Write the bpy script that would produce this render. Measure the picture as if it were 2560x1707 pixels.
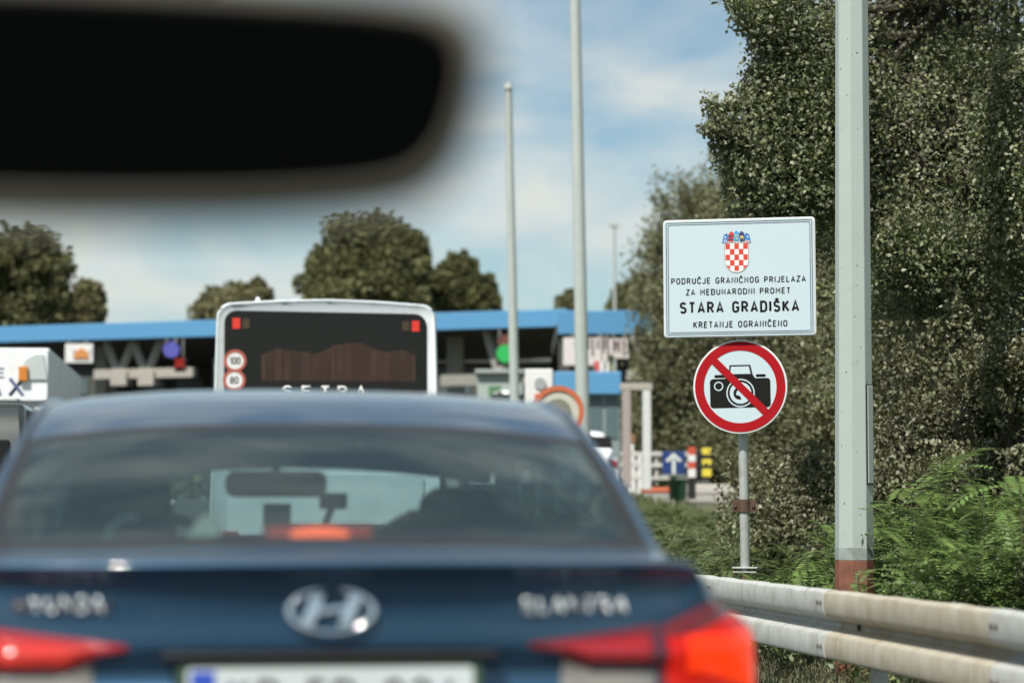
import bpy, bmesh, math, random
import numpy as np
from mathutils import Vector, Matrix
from mathutils.bvhtree import BVHTree

scene = bpy.context.scene
for o in list(bpy.data.objects):
    bpy.data.objects.remove(o, do_unlink=True)
C = scene.collection
random.seed(7)
R = math.radians

# ------------------------------------------------------------------ camera
F = 6044.0            # focal length in photo pixels (2560 px wide)
YAW = R(6.8)          # the road runs along +Y, the camera looks 6.8 deg to its right
PITCH = math.atan((1260 - 853.5) / F)
CAM = Vector((0, 0, 1.13))
cd = bpy.data.cameras.new('camera')
cam = bpy.data.objects.new('camera', cd)
C.objects.link(cam)
cam.location = CAM
cam.rotation_euler = (math.pi / 2 + PITCH, 0, -YAW)
cd.sensor_width = 36
cd.lens = F * 36 / 2560
cd.clip_start = .05
cd.clip_end = 6000
cd.dof.use_dof = True
cd.dof.focus_distance = 14.5
cd.dof.aperture_fstop = 2.15
cd.dof.aperture_blades = 0
scene.camera = cam

# ------------------------------------------------------------------ world and sun
SUN_DIR = Vector((-.33, -.50, .78)).normalized()     # towards the sun: left, behind, high
elev = math.asin(SUN_DIR.z)
az = math.atan2(SUN_DIR.x, SUN_DIR.y)
w = bpy.data.worlds.new("World")
scene.world = w
w.use_nodes = True
nt = w.node_tree
nt.nodes.clear()
def N(tree, t, **kw):
    n = tree.nodes.new(t)
    for k, v in kw.items():
        setattr(n, k, v)
    return n
L = nt.links.new
sky = N(nt, 'ShaderNodeTexSky', sky_type='NISHITA', sun_disc=False, sun_elevation=elev, sun_rotation=az,
        air_density=1.0, dust_density=.6, ozone_density=2.2)
tc = N(nt, 'ShaderNodeTexCoord')
mp = N(nt, 'ShaderNodeMapping')
mp.inputs['Scale'].default_value = (9, 9, 21)
mp.inputs['Location'].default_value = (3.4, 1.3, .2)  # places the clouds
no = N(nt, 'ShaderNodeTexNoise')
no.inputs['Scale'].default_value = 1.0
no.inputs['Detail'].default_value = 5
no.inputs['Roughness'].default_value = .5
no.inputs['Distortion'].default_value = .35
rp = N(nt, 'ShaderNodeValToRGB')
rp.color_ramp.elements[0].position = .40
rp.color_ramp.elements[0].color = (.11, .11, .11, 1)
rp.color_ramp.elements[1].position = .68
rp.color_ramp.elements[1].color = (1, 1, 1, 1)
mx = N(nt, 'ShaderNodeMixRGB')
mx.inputs['Color2'].default_value = (7.6, 7.9, 7.5, 1)
gm = N(nt, 'ShaderNodeMixRGB', blend_type='MULTIPLY')
gm.inputs['Fac'].default_value = 1
gm.inputs['Color2'].default_value = (.90, 1.05, 1.01, 1)
bg = N(nt, 'ShaderNodeBackground')
bg.inputs['Strength'].default_value = .082
ow = N(nt, 'ShaderNodeOutputWorld')
L(tc.outputs['Generated'], mp.inputs['Vector'])
L(mp.outputs['Vector'], no.inputs['Vector'])
L(no.outputs['Fac'], rp.inputs['Fac'])
L(sky.outputs['Color'], gm.inputs['Color1'])
L(rp.outputs['Color'], mx.inputs['Fac'])
L(gm.outputs['Color'], mx.inputs['Color1'])
L(mx.outputs['Color'], bg.inputs['Color'])
L(bg.outputs['Background'], ow.inputs['Surface'])
sd = bpy.data.lights.new('sun', 'SUN')
sd.energy = 5.0
sd.angle = R(.5)
sd.color = (1, .96, .90)
sun = bpy.data.objects.new('sun', sd)
C.objects.link(sun)
sun.rotation_euler = (-SUN_DIR).to_track_quat('-Z', 'Y').to_euler()
scene.view_settings.view_transform = 'Standard'
scene.view_settings.look = 'None'
scene.view_settings.exposure = .26
scene.view_settings.gamma = 1
scene.cycles.max_bounces = 8
scene.cycles.transparent_max_bounces = 24
scene.cycles.caustics_reflective = False
scene.cycles.caustics_refractive = False

# ------------------------------------------------------------------ placing helpers
RX = Vector((math.cos(YAW), -math.sin(YAW), 0))
camrot = cam.rotation_euler.to_matrix()
K = 2560 / 2352.0
def D(x, y, d):
    """world point seen at (x, y) of the 2352 px wide view of the photograph, d metres in front of the lens"""
    u, v = x * K, y * K
    return CAM + camrot @ Vector(((u - 1280) / F * d, (853.5 - v) / F * d, -d))
def ground(y):
    t = min(max((y - 29) / 29.0, 0), 1)
    return 1.25 * t * t * (3 - 2 * t)

# ------------------------------------------------------------------ materials
def pm(name, col, rough=.6, metal=0., spec=.5, var=.12, scale=6., bump=0., bscale=40., emit=None, estr=1., coat=0., dirt=None, dscale=3., dpos=(.5, .75)):
    m = bpy.data.materials.new(name)
    m.use_nodes = True
    t = m.node_tree
    b = t.nodes['Principled BSDF']
    lk = t.links.new
    b.inputs['Roughness'].default_value = rough
    b.inputs['Metallic'].default_value = metal
    b.inputs['Specular IOR Level'].default_value = spec
    b.inputs['Coat Weight'].default_value = coat
    b.inputs['Coat Roughness'].default_value = .06
    co = N(t, 'ShaderNodeTexCoord')
    ns = N(t, 'ShaderNodeTexNoise')
    ns.inputs['Scale'].default_value = scale
    ns.inputs['Detail'].default_value = 5
    lk(co.outputs['Object'], ns.inputs['Vector'])
    mi = N(t, 'ShaderNodeMixRGB')
    mi.inputs['Color1'].default_value = (*[c * (1 - var) for c in col], 1)
    mi.inputs['Color2'].default_value = (*[min(c * (1 + var), 1) for c in col], 1)
    lk(ns.outputs['Fac'], mi.inputs['Fac'])
    out = mi.outputs['Color']
    if dirt:
        n2 = N(t, 'ShaderNodeTexNoise')
        n2.inputs['Scale'].default_value = dscale
        n2.inputs['Detail'].default_value = 7
        n2.inputs['Roughness'].default_value = .65
        lk(co.outputs['Object'], n2.inputs['Vector'])
        r2 = N(t, 'ShaderNodeMapRange')
        r2.inputs['From Min'].default_value = dpos[0]
        r2.inputs['From Max'].default_value = dpos[1]
        lk(n2.outputs['Fac'], r2.inputs['Value'])
        m2 = N(t, 'ShaderNodeMixRGB')
        m2.inputs['Color2'].default_value = (*dirt, 1)
        lk(r2.outputs['Result'], m2.inputs['Fac'])
        lk(out, m2.inputs['Color1'])
        out = m2.outputs['Color']
    lk(out, b.inputs['Base Color'])
    if bump:
        n3 = N(t, 'ShaderNodeTexNoise')
        n3.inputs['Scale'].default_value = bscale
        n3.inputs['Detail'].default_value = 4
        lk(co.outputs['Object'], n3.inputs['Vector'])
        bp = N(t, 'ShaderNodeBump')
        bp.inputs['Strength'].default_value = bump
        bp.inputs['Distance'].default_value = .01
        lk(n3.outputs['Fac'], bp.inputs['Height'])
        lk(bp.outputs['Normal'], b.inputs['Normal'])
    if emit:
        b.inputs['Emission Color'].default_value = (*emit, 1)
        b.inputs['Emission Strength'].default_value = estr
    return m

def glass_mat(name, tint, refl=1.0, rough=.02, dust=0.):
    m = bpy.data.materials.new(name)
    m.use_nodes = True
    t = m.node_tree
    t.nodes.clear()
    o = N(t, 'ShaderNodeOutputMaterial')
    tr = N(t, 'ShaderNodeBsdfTransparent')
    tr.inputs['Color'].default_value = (*tint, 1)
    gl = N(t, 'ShaderNodeBsdfGlossy')
    gl.inputs['Roughness'].default_value = rough
    gl.inputs['Color'].default_value = (refl * .88, refl, refl, 1)
    df = N(t, 'ShaderNodeBsdfDiffuse')
    df.inputs['Color'].default_value = (.30, .44, .48, 1)
    md = N(t, 'ShaderNodeMixShader')
    md.inputs['Fac'].default_value = dust
    lw = N(t, 'ShaderNodeLayerWeight')
    lw.inputs['Blend'].default_value = .5
    pw = N(t, 'ShaderNodeMath', operation='POWER')
    pw.inputs[1].default_value = 4.5
    fr = N(t, 'ShaderNodeMapRange')
    fr.inputs['To Min'].default_value = .045
    t.links.new(lw.outputs['Facing'], pw.inputs[0])
    t.links.new(pw.outputs[0], fr.inputs['Value'])
    mi = N(t, 'ShaderNodeMixShader')
    t.links.new(tr.outputs['BSDF'], md.inputs[1])
    t.links.new(df.outputs['BSDF'], md.inputs[2])
    t.links.new(fr.outputs['Result'], mi.inputs['Fac'])
    t.links.new(md.outputs['Shader'], mi.inputs[1])
    t.links.new(gl.outputs['BSDF'], mi.inputs[2])
    t.links.new(mi.outputs['Shader'], o.inputs['Surface'])
    return m

def leaf_mat(name, front, back, gloss=.35, trans=.25, hue=.25):
    m = bpy.data.materials.new(name)
    m.use_nodes = True
    t = m.node_tree
    t.nodes.clear()
    lk = t.links.new
    o = N(t, 'ShaderNodeOutputMaterial')
    g = N(t, 'ShaderNodeNewGeometry')
    mi = N(t, 'ShaderNodeMixRGB')
    mi.inputs['Color1'].default_value = (*front, 1)
    mi.inputs['Color2'].default_value = (*back, 1)
    lk(g.outputs['Backfacing'], mi.inputs['Fac'])
    r = N(t, 'ShaderNodeMapRange')
    r.inputs['To Min'].default_value = .55
    r.inputs['To Max'].default_value = 1.45
    lk(g.outputs['Random Per Island'], r.inputs['Value'])
    h = N(t, 'ShaderNodeHueSaturation')
    lk(mi.outputs['Color'], h.inputs['Color'])
    # noise makes broad patches of leaves lighter and darker
    co = N(t, 'ShaderNodeTexCoord')
    nz = N(t, 'ShaderNodeTexNoise')
    nz.inputs['Scale'].default_value = 2.6
    nz.inputs['Detail'].default_value = 3
    lk(co.outputs['Object'], nz.inputs['Vector'])
    rz = N(t, 'ShaderNodeMapRange')
    rz.inputs['From Min'].default_value = .3
    rz.inputs['From Max'].default_value = .7
    rz.inputs['To Min'].default_value = .62
    rz.inputs['To Max'].default_value = 1.38
    lk(nz.outputs['Fac'], rz.inputs['Value'])
    mz = N(t, 'ShaderNodeMath', operation='MULTIPLY')
    lk(rz.outputs['Result'], mz.inputs[0])
    lk(r.outputs['Result'], mz.inputs[1])
    lk(mz.outputs[0], h.inputs['Value'])
    r2 = N(t, 'ShaderNodeMapRange')
    r2.inputs['To Min'].default_value = .5 - .06 * hue
    r2.inputs['To Max'].default_value = .5 + .06 * hue
    m2 = N(t, 'ShaderNodeMath', operation='FRACT')
    m3 = N(t, 'ShaderNodeMath', operation='MULTIPLY')
    m3.inputs[1].default_value = 17.3
    lk(g.outputs['Random Per Island'], m3.inputs[0])
    lk(m3.outputs[0], m2.inputs[0])
    lk(m2.outputs[0], r2.inputs['Value'])
    lk(r2.outputs['Result'], h.inputs['Hue'])
    b = N(t, 'ShaderNodeBsdfPrincipled')
    b.inputs['Roughness'].default_value = gloss
    b.inputs['Specular IOR Level'].default_value = .5
    lk(h.outputs['Color'], b.inputs['Base Color'])
    tl = N(t, 'ShaderNodeBsdfTranslucent')
    lk(h.outputs['Color'], tl.inputs['Color'])
    ms = N(t, 'ShaderNodeMixShader')
    ms.inputs['Fac'].default_value = trans
    lk(b.outputs['BSDF'], ms.inputs[1])
    lk(tl.outputs['BSDF'], ms.inputs[2])
    lk(ms.outputs['Shader'], o.inputs['Surface'])
    return m

M = {}
M['asphalt'] = pm('asphalt', (.055, .055, .055), .9, var=.3, scale=3, bump=.4, bscale=120)
M['paving'] = pm('pale_paving', (.42, .41, .38), .85, var=.15)
M['soil'] = pm('verge_soil', (.075, .08, .04), .95, var=.5, scale=2.5, bump=.5, bscale=15, dirt=(.14, .12, .07), dscale=5)
M['marking'] = pm('road_paint', (.75, .75, .72), .7, var=.15, dirt=(.3, .3, .29))
M['concrete'] = pm('concrete', (.38, .37, .34), .85, var=.15)
M['black'] = pm('black_plastic', (.012, .012, .012), .5, var=.1)
M['darkrubber'] = pm('dark_rubber', (.02, .02, .02), .8)
M['paint_blue'] = pm('blue_car_paint', (.022, .078, .150), .38, metal=.62, coat=1, var=.06, scale=30)
M['chrome'] = pm('chrome', (.75, .76, .78), .12, metal=1, var=.03)
M['badge'] = pm('bright_badge', (.55, .58, .58), .38, metal=.6, var=.03)
M['seal'] = pm('window_seal', (.015, .016, .016), .45)
M['red_lens'] = pm('red_lens', (.30, .008, .012), .12, coat=1, var=.15, scale=20)
M['red_dark'] = pm('dark_red_lens', (.13, .004, .008), .12, coat=1, var=.15, scale=20)
M['red_lit'] = pm('lit_red_lens', (.22, .004, .003), .25, spec=.25, coat=.25, emit=(1, .018, .005), estr=.36, var=.3, scale=25)
M['red_core'] = pm('lit_lamp_core', (.22, .006, .002), .25, spec=.25, coat=.2, emit=(1, .045, .002), estr=.85)
M['reverse_lens'] = pm('clear_lens', (.20, .19, .17), .2, coat=.4)
M['cabin'] = pm('cabin_trim', (.10, .115, .115), .9, var=.2)
M['seat'] = pm('seat_cloth', (.07, .075, .07), .95, var=.3, scale=40)
M['cream'] = pm('cream_cloth', (.75, .70, .58), .9)
M['glass_car'] = glass_mat('tinted_rear_glass', (.32, .43, .43), .66, .04, dust=.06)
M['glass_front'] = glass_mat('windscreen_glass', (.85, .93, .92), .6)
M['glass_dark'] = glass_mat('dark_window_glass', (.25, .28, .28), .9)
M['white'] = pm('white_paint', (.78, .80, .80), .35, var=.05, coat=.4, dirt=(.6, .6, .57), dscale=1.5)
M['bus_white'] = pm('white_bus_paint', (.74, .80, .82), .35, var=.03, coat=.6, dirt=(.55, .56, .55), dscale=1.2)
M['bus_glass'] = pm('bus_rear_glass', (.014, .014, .012), .10, spec=.22)
M['sign_white'] = pm('reflective_white', (.47, .57, .60), .55, var=.03, scale=60, bump=.08, bscale=300)
M['sign_black'] = pm('sign_black', (.010, .010, .009), .7, spec=.12)
M['sign_blue'] = pm('sign_navy', (.03, .04, .12), .6)
M['sign_red'] = pm('sign_red', (.33, .002, .006), .6, spec=.2, var=.06, scale=90)
M['crest_red'] = pm('crest_red', (.55, .04, .02), .6)
M['crest_blue'] = pm('crest_blue', (.03, .17, .42), .6)
M['crest_sky'] = pm('crest_light_blue', (.06, .30, .55), .6)
M['crest_yellow'] = pm('crest_yellow', (.75, .55, .15), .6)
M['rail_white'] = pm('fence_white', (.50, .50, .47), .7, var=.2)
M['white_flat'] = pm('flat_white', (.68, .68, .66), .6, var=.03)
M['alu'] = pm('aluminium', (.55, .56, .56), .4, metal=.7)
M['galv'] = pm('galvanised_steel', (.42, .44, .42), .55, metal=.25, var=.15, scale=15, dirt=(.28, .26, .22), dscale=6)
M['bolt'] = pm('shadow_dark_bolt_steel', (.10, .09, .075), .6, metal=.3)  # steel darkened so the bolt shadows are carried by the colour
M['rust'] = pm('rusty_steel', (.080, .046, .028), .85, var=.4, scale=25, bump=.3)
M['canopy_blue'] = pm('canopy_blue', (.085, .26, .45), .5, var=.06)
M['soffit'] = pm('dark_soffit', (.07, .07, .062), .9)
M['steel_grey'] = pm('grey_painted_steel', (.30, .30, .27), .6)
M['pole'] = pm('grey_green_pole_paint', (.36, .41, .38), .6, var=.06, scale=5, bump=.1, bscale=60, dirt=(.24, .27, .24), dscale=14, dpos=(.62, .8))
M['pole_far'] = pm('pale_pole_paint', (.42, .46, .43), .6)
M['oxide'] = pm('red_oxide_primer', (.20, .075, .045), .8, var=.3, scale=20, dirt=(.10, .045, .03), dscale=9)
M['bark'] = pm('bark', (.075, .065, .048), .95, var=.35, scale=9, bump=.6, bscale=25)
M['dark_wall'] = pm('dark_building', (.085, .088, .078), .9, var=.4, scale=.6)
M['orange'] = pm('orange_marking', (.55, .22, .06), .6)
M['ring_red'] = pm('orange_red_ring', (.50, .13, .05), .6)
M['purple'] = pm('blue_lamp_glass', (.07, .07, .30), .5, emit=(.12, .12, .6), estr=.12)
M['red_lamp'] = pm('red_signal_lamp', (.5, .03, .02), .4, emit=(.9, .06, .03), estr=.2)
M['green_lamp'] = pm('green_signal_lamp', (.02, .25, .06), .5, emit=(.02, .70, .12), estr=.22)
M['bin_green'] = pm('dark_green_plastic', (.012, .06, .025), .5)
M['arrow_blue'] = pm('sign_dark_blue', (.012, .04, .16), .5)
M['yellow'] = pm('yellow_marker', (.70, .58, .06), .6)
M['red_white'] = pm('red_paint', (.50, .07, .03), .6)
M['booth'] = pm('pale_booth_panel', (.45, .50, .48), .5)
M['booth_glass'] = pm('booth_glass', (.10, .14, .15), .15)
M['amber'] = pm('amber_lens', (.55, .20, .03), .3)
M['van_dark'] = pm('dark_green_paint', (.012, .02, .017), .3, coat=1)
M['mirror_glass'] = pm('dark_cabin_mirror_glass', (.0012, .0012, .0012), .3, spec=.02)  # near black: the dark cabin's reflection is put into the colour
M['mirror_case'] = pm('mirror_casing', (.15, .145, .115), .7, spec=.2)
M['green_holder'] = pm('plate_frame', (.05, .09, .05), .5)
M['plate'] = pm('plate_white', (.55, .60, .60), .5)
M['plate_blue'] = pm('plate_blue', (.03, .08, .45), .5)
M['letters_grey'] = pm('plate_letters', (.03, .03, .03), .5)

# ------------------------------------------------------------------ mesh helpers
class MB:
    def __init__(s):
        s.v, s.f = [], []
    def add(s, v, f):
        b = len(s.v)
        s.v += [tuple(p) for p in v]
        s.f += [tuple(i + b for i in q) for q in f]
        return s
    def box(s, c, d, rot=None):
        x, y, z = d[0] / 2, d[1] / 2, d[2] / 2
        v = [Vector((a * x, b * y, e * z)) for a in (-1, 1) for b in (-1, 1) for e in (-1, 1)]
        if rot is not None:
            v = [rot @ p for p in v]
        v = [p + Vector(c) for p in v]
        return s.add(v, [(0, 1, 3, 2), (4, 6, 7, 5), (0, 4, 5, 1), (2, 3, 7, 6), (0, 2, 6, 4), (1, 5, 7, 3)])
    def cyl(s, p0, p1, r0, r1=None, n=14, caps=True, ph=0.):
        p0, p1 = Vector(p0), Vector(p1)
        r1 = r0 if r1 is None else r1
        a = (p1 - p0).normalized()
        t = a.orthogonal().normalized() if abs(a.z) < .9 else (Vector((1, 0, 0)) - a * a.x).normalized()
        b = a.cross(t)
        v = []
        for p, r in ((p0, r0), (p1, r1)):
            for i in range(n):
                q = ph + 2 * math.pi * i / n
                v.append(p + (t * math.cos(q) + b * math.sin(q)) * r)
        f = [(i, (i + 1) % n, n + (i + 1) % n, n + i) for i in range(n)]
        if caps:
            f += [tuple(range(n - 1, -1, -1)), tuple(range(n, 2 * n))]
        return s.add(v, f)
    def prism(s, pts, y0, y1):
        """outline in x,z extruded along y"""
        n = len(pts)
        v = [(p[0], y0, p[1]) for p in pts] + [(p[0], y1, p[1]) for p in pts]
        f = [tuple(range(n)), tuple(range(2 * n - 1, n - 1, -1))]
        f += [(i, i + n, (i + 1) % n + n, (i + 1) % n) for i in range(n)]
        return s.add(v, f)
    def ring(s, ro, ri, y0, y1, n=64, cx=0, cz=0, sz=1., a0=0., a1=2 * math.pi):
        full = abs(a1 - a0 - 2 * math.pi) < 1e-6
        v, f = [], []
        m = n if full else n + 1
        for i in range(m):
            a = a0 + (a1 - a0) * i / n
            c, q = math.cos(a), math.sin(a) * sz
            v += [(cx + ro * c, y0, cz + ro * q), (cx + ri * c, y0, cz + ri * q), (cx + ro * c, y1, cz + ro * q), (cx + ri * c, y1, cz + ri * q)]
        for i in range(n):
            a, b = 4 * i, 4 * ((i + 1) % m)
            f += [(a, b, b + 1, a + 1), (a, a + 2, b + 2, b), (a + 1, b + 1, b + 3, a + 3), (a + 2, a + 3, b + 3, b + 2)]
        return s.add(v, f)
    def tube(s, pts, r, n=8):
        pts = [Vector(p) for p in pts]
        rr = r if isinstance(r, (list, tuple)) else [r] * len(pts)
        v, f = [], []
        pt = None
        for i, p in enumerate(pts):
            d = (pts[min(i + 1, len(pts) - 1)] - pts[max(i - 1, 0)]).normalized()
            t = d.orthogonal().normalized() if pt is None else (pt - d * pt.dot(d)).normalized()
            pt = t
            b = d.cross(t)
            for k in range(n):
                q = 2 * math.pi * k / n
                v.append(p + (t * math.cos(q) + b * math.sin(q)) * rr[i])
        for i in range(len(pts) - 1):
            for k in range(n):
                k2 = (k + 1) % n
                f.append((i * n + k, i * n + k2, i * n + n + k2, i * n + n + k))
        f += [tuple(range(n - 1, -1, -1)), tuple(range((len(pts) - 1) * n, len(pts) * n))]
        return s.add(v, f)
    def build(s, name, mat, parent=None, smooth=False, bevel=0, seg=2, angle=35):
        me = bpy.data.meshes.new(name)
        me.from_pydata(s.v, [], s.f)
        bm = bmesh.new()
        bm.from_mesh(me)
        bmesh.ops.recalc_face_normals(bm, faces=bm.faces)
        bm.to_mesh(me)
        bm.free()
        o = bpy.data.objects.new(name, me)
        C.objects.link(o)
        me.materials.append(mat if not isinstance(mat, str) else M[mat])
        if parent:
            o.parent = parent
        if smooth:
            me.polygons.foreach_set('use_smooth', [True] * len(me.polygons))
            try:
                me.set_sharp_from_angle(angle=R(angle))
            except Exception:
                pass
        if bevel:
            b = o.modifiers.new('bevel', 'BEVEL')
            b.width = bevel
            b.segments = seg
            b.limit_method = 'ANGLE'
            b.angle_limit = R(40)
        return o

def raw(name, V, Fq, mat, parent=None, smooth=False):
    """numpy vertices (n,3) and quads (m,4) to a mesh object"""
    me = bpy.data.meshes.new(name)
    V = np.asarray(V, dtype=np.float32)
    Fq = np.asarray(Fq, dtype=np.int32)
    k = Fq.shape[1]
    me.vertices.add(len(V))
    me.vertices.foreach_set('co', V.ravel())
    me.loops.add(Fq.size)
    me.loops.foreach_set('vertex_index', Fq.ravel())
    me.polygons.add(len(Fq))
    me.polygons.foreach_set('loop_start', np.arange(0, Fq.size, k, dtype=np.int32))
    me.polygons.foreach_set('loop_total', np.full(len(Fq), k, dtype=np.int32))
    me.update(calc_edges=True)
    me.validate()
    me.materials.append(M[mat] if isinstance(mat, str) else mat)
    if smooth:
        me.polygons.foreach_set('use_smooth', [True] * len(me.polygons))
    o = bpy.data.objects.new(name, me)
    C.objects.link(o)
    if parent:
        o.parent = parent
    return o

def tag(o, label=None, cat=None, group=None, kind=None):
    if label: o['label'] = label
    if cat: o['category'] = cat
    if group: o['group'] = group
    if kind: o['kind'] = kind
    return o
def thing(name, label, cat, loc=(0, 0, 0), rotz=0., group=None):
    o = bpy.data.objects.new(name, None)
    C.objects.link(o)
    o.location = loc
    o.rotation_euler = (0, 0, rotz)
    o.empty_display_size = .2
    return tag(o, label, cat, group)
def struct(o):
    o['kind'] = 'structure'
    return o
def at(x, d, dz=0.):
    """ground point straight below photo column x at depth d"""
    p = D(x, 1100, d)
    return Vector((p.x, p.y, ground(p.y) + dz))
def into(root, p):
    q = Matrix.Translation(root.location) @ root.rotation_euler.to_matrix().to_4x4()
    return q.inverted() @ p
def rbox(mb, root, x0, y0, x1, y1, d, th=.1, back=True):
    """a box filling photo rectangle x0..x1, y0..y1 at depth d in the frame of root, th thick (going away)"""
    a, b = into(root, D(x0, y1, d)), into(root, D(x1, y0, d))
    c = (a + b) / 2
    c.y = into(root, D((x0 + x1) / 2, 1100, d)).y + th / 2
    return mb.box(c, (abs(b.x - a.x), th, abs(b.z - a.z)))

def _arc(cx, cy, rx, ry, a0, a1, n=9):
    return [(cx + rx * math.cos(R(a0 + (a1 - a0) * i / n)), cy + ry * math.sin(R(a0 + (a1 - a0) * i / n))) for i in range(n + 1)]
def glyph(c):
    """centre lines of a plain road-sign capital: width, [(closed, points)]"""
    w = .50
    o = lambda *p: (False, list(p))
    bowl = lambda x, y0, y1: _arc(x, (y0 + y1) / 2, (y1 - y0) / 2 * .95, (y1 - y0) / 2, 90, -90)
    h = w / 2
    if c == 'O': return w, [(True, _arc(h, 1 - h, h, h, 0, 180) + _arc(h, h, h, h, 180, 360))]
    if c == '0': return .46, [(True, _arc(.23, .77, .23, .23, 0, 180) + _arc(.23, .23, .23, .23, 180, 360))]
    if c == 'C': return w, [o(*(_arc(h, 1 - h, h, h, 15, 180) + _arc(h, h, h, h, 180, 345)))]
    if c == 'G': return w, [o(*(_arc(h, 1 - h, h, h, 15, 180) + _arc(h, h, h, h, 180, 360) + [(w, .46), (w * .55, .46)]))]
    if c == 'S': return w * .96, [o(*(_arc(h * .96, .755, h * .94, .245, 25, 268) + _arc(h * .96, .255, h * .96, .255, 88, -155)))]
    if c == 'D': return w, [(True, [(0, 0), (0, 1)] + _arc(w - .27, .73, .27, .27, 90, 0) + _arc(w - .27, .27, .27, .27, 0, -90))]
    if c == 'P': return w * .96, [o(*([(0, 0), (0, 1)] + bowl(w * .96 - .26, .46, 1) + [(0, .46)]))]
    if c == 'R': return w, [o(*([(0, 0), (0, 1)] + bowl(w * .96 - .26, .48, 1) + [(0, .48)])), o((w * .48, .48), (w, 0))]
    if c == 'B': return w, [o(*([(0, 0), (0, 1)] + bowl(w - .26, .53, 1) + [(0, .53)])), o(*([(w * .3, .53)] + bowl(w - .25, 0, .53) + [(.02, 0)]))]
    if c == 'U': return w, [o(*([(0, 1)] + _arc(h, h, h, h, 180, 360) + [(w, 1)]))]
    if c == 'J': return .36, [o(*([(.36, 1)] + _arc(.14, .22, .22, .22, 0, -150)))]
    if c == 'E': return .42, [o((.42, 1), (0, 1), (0, 0), (.42, 0)), o((0, .52), (.36, .52))]
    if c == 'F': return .42, [o((.42, 1), (0, 1), (0, 0)), o((0, .5), (.36, .5))]
    if c == 'L': return .40, [o((0, 1), (0, 0), (.40, 0))]
    if c == 'I': return .0, [o((0, 0), (0, 1))]
    if c == 'N': return w, [o((0, 0), (0, 1), (w, 0), (w, 1))]
    if c == 'M': return .62, [o((0, 0), (0, 1), (.31, .35), (.62, 1), (.62, 0))]
    if c == 'A': return .54, [o((0, 0), (.27, 1), (.54, 0)), o((.09, .27), (.45, .27))]
    if c == 'Z': return .46, [o((0, 1), (.46, 1), (0, 0), (.46, 0))]
    if c == 'T': return .48, [o((0, 1), (.48, 1)), o((.24, 1), (.24, 0))]
    if c == 'K': return .50, [o((0, 0), (0, 1)), o((.46, 1), (.02, .40)), o((.15, .56), (.50, 0))]
    if c == 'H': return w, [o((0, 0), (0, 1)), o((w, 0), (w, 1)), o((0, .5), (w, .5))]
    if c == 'Y': return .54, [o((0, 1), (.27, .45), (.54, 1)), o((.27, .45), (.27, 0))]
    if c == 'X': return .52, [o((0, 0), (.52, 1)), o((0, 1), (.52, 0))]
    if c == '1': return .22, [o((0, .8), (.22, 1), (.22, 0))]
    if c == '8': return .46, [(True, _arc(.23, .76, .20, .24, -90, 270, 16)), (True, _arc(.23, .26, .23, .26, -90, 270, 16))]
    if c == '9': return .46, [(True, _arc(.23, .72, .23, .28, -90, 270, 16)), o((.455, .66), (.20, 0))]
    if c == '2': return .46, [o(*(_arc(.23, .76, .23, .24, 165, -25) + [(0, 0), (.46, 0)]))]
    if c == '4': return .46, [o((.30, 1), (0, .25), (.46, .25)), o((.34, .5), (.34, 0))]
    if c == '-': return .26, [o((0, .5), (.26, .5))]
    if c == 'Č': return glyph('C')[0], glyph('C')[1] + [o((h - .13, 1.30), (h, 1.16), (h + .13, 1.30))]
    if c == 'Š': return glyph('S')[0], glyph('S')[1] + [o((h - .14, 1.30), (h - .01, 1.16), (h + .12, 1.30))]
    if c == 'Đ': return w, glyph('D')[1] + [o((-.10, .5), (.24, .5))]
    return .30, []
def text(s, parent, name, mat, w, h, loc=(0, 0, 0), ext=.0006, bold=.13, gap=.20, rot=(math.pi / 2, 0, 0)):
    """lettering as raised strokes facing -y, centred at loc; h is the capital height, w the full width, bold the stroke / height"""
    strokes, x = [], 0
    for c in s:
        if c == ' ':
            x += .42 + gap
            continue
        gw, st = glyph(c)
        for cl, p in st:
            strokes.append((cl, [(x + a, b_) for a, b_ in p]))
        x += gw + bold + gap
    tot = x - gap - bold
    k = (w - bold * h) / tot
    V, Fq = [], []
    hb = bold * h / 2
    for q, (cl, p) in enumerate(strokes):
        pts = [Vector(((a - tot / 2) * k, hb + b_ * (h - 2 * hb) - h / 2)) for a, b_ in p]
        pts = [a for i, a in enumerate(pts) if i == 0 or (a - pts[i - 1]).length > 1e-5]
        if cl and (pts[0] - pts[-1]).length < 1e-5: pts.pop()
        n = len(pts)
        e = ext + q % 7 * .00006
        b0 = len(V)
        for i in range(n):
            d0 = (pts[i] - pts[i - 1]) if (i or cl) else (pts[1] - pts[0])
            d1 = (pts[(i + 1) % n] - pts[i]) if (i < n - 1 or cl) else d0
            d0, d1 = d0.normalized(), d1.normalized()
            n0, n1 = Vector((-d0.y, d0.x)), Vector((-d1.y, d1.x))
            m = n0 + n1
            m = n0 if m.length < 1e-4 else m.normalized()
            m = m * hb / max(m.dot(n0), .55)
            for z in (e, -.0004):
                V.append((pts[i].x + m.x, pts[i].y + m.y, z))
                V.append((pts[i].x - m.x, pts[i].y - m.y, z))
        for i in range(n if cl else n - 1):
            a, b_ = b0 + 4 * i, b0 + 4 * ((i + 1) % n)
            Fq += [(a, a + 1, b_ + 1, b_), (a, b_, b_ + 2, a + 2), (a + 1, a + 3, b_ + 3, b_ + 1)]
        if not cl:
            for i in (0, n - 1):
                a = b0 + 4 * i
                Fq.append((a, a + 2, a + 3, a + 1))
    r = raw(name, V, Fq, mat, parent)
    r.location = loc
    r.rotation_euler = rot
    return r
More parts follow.
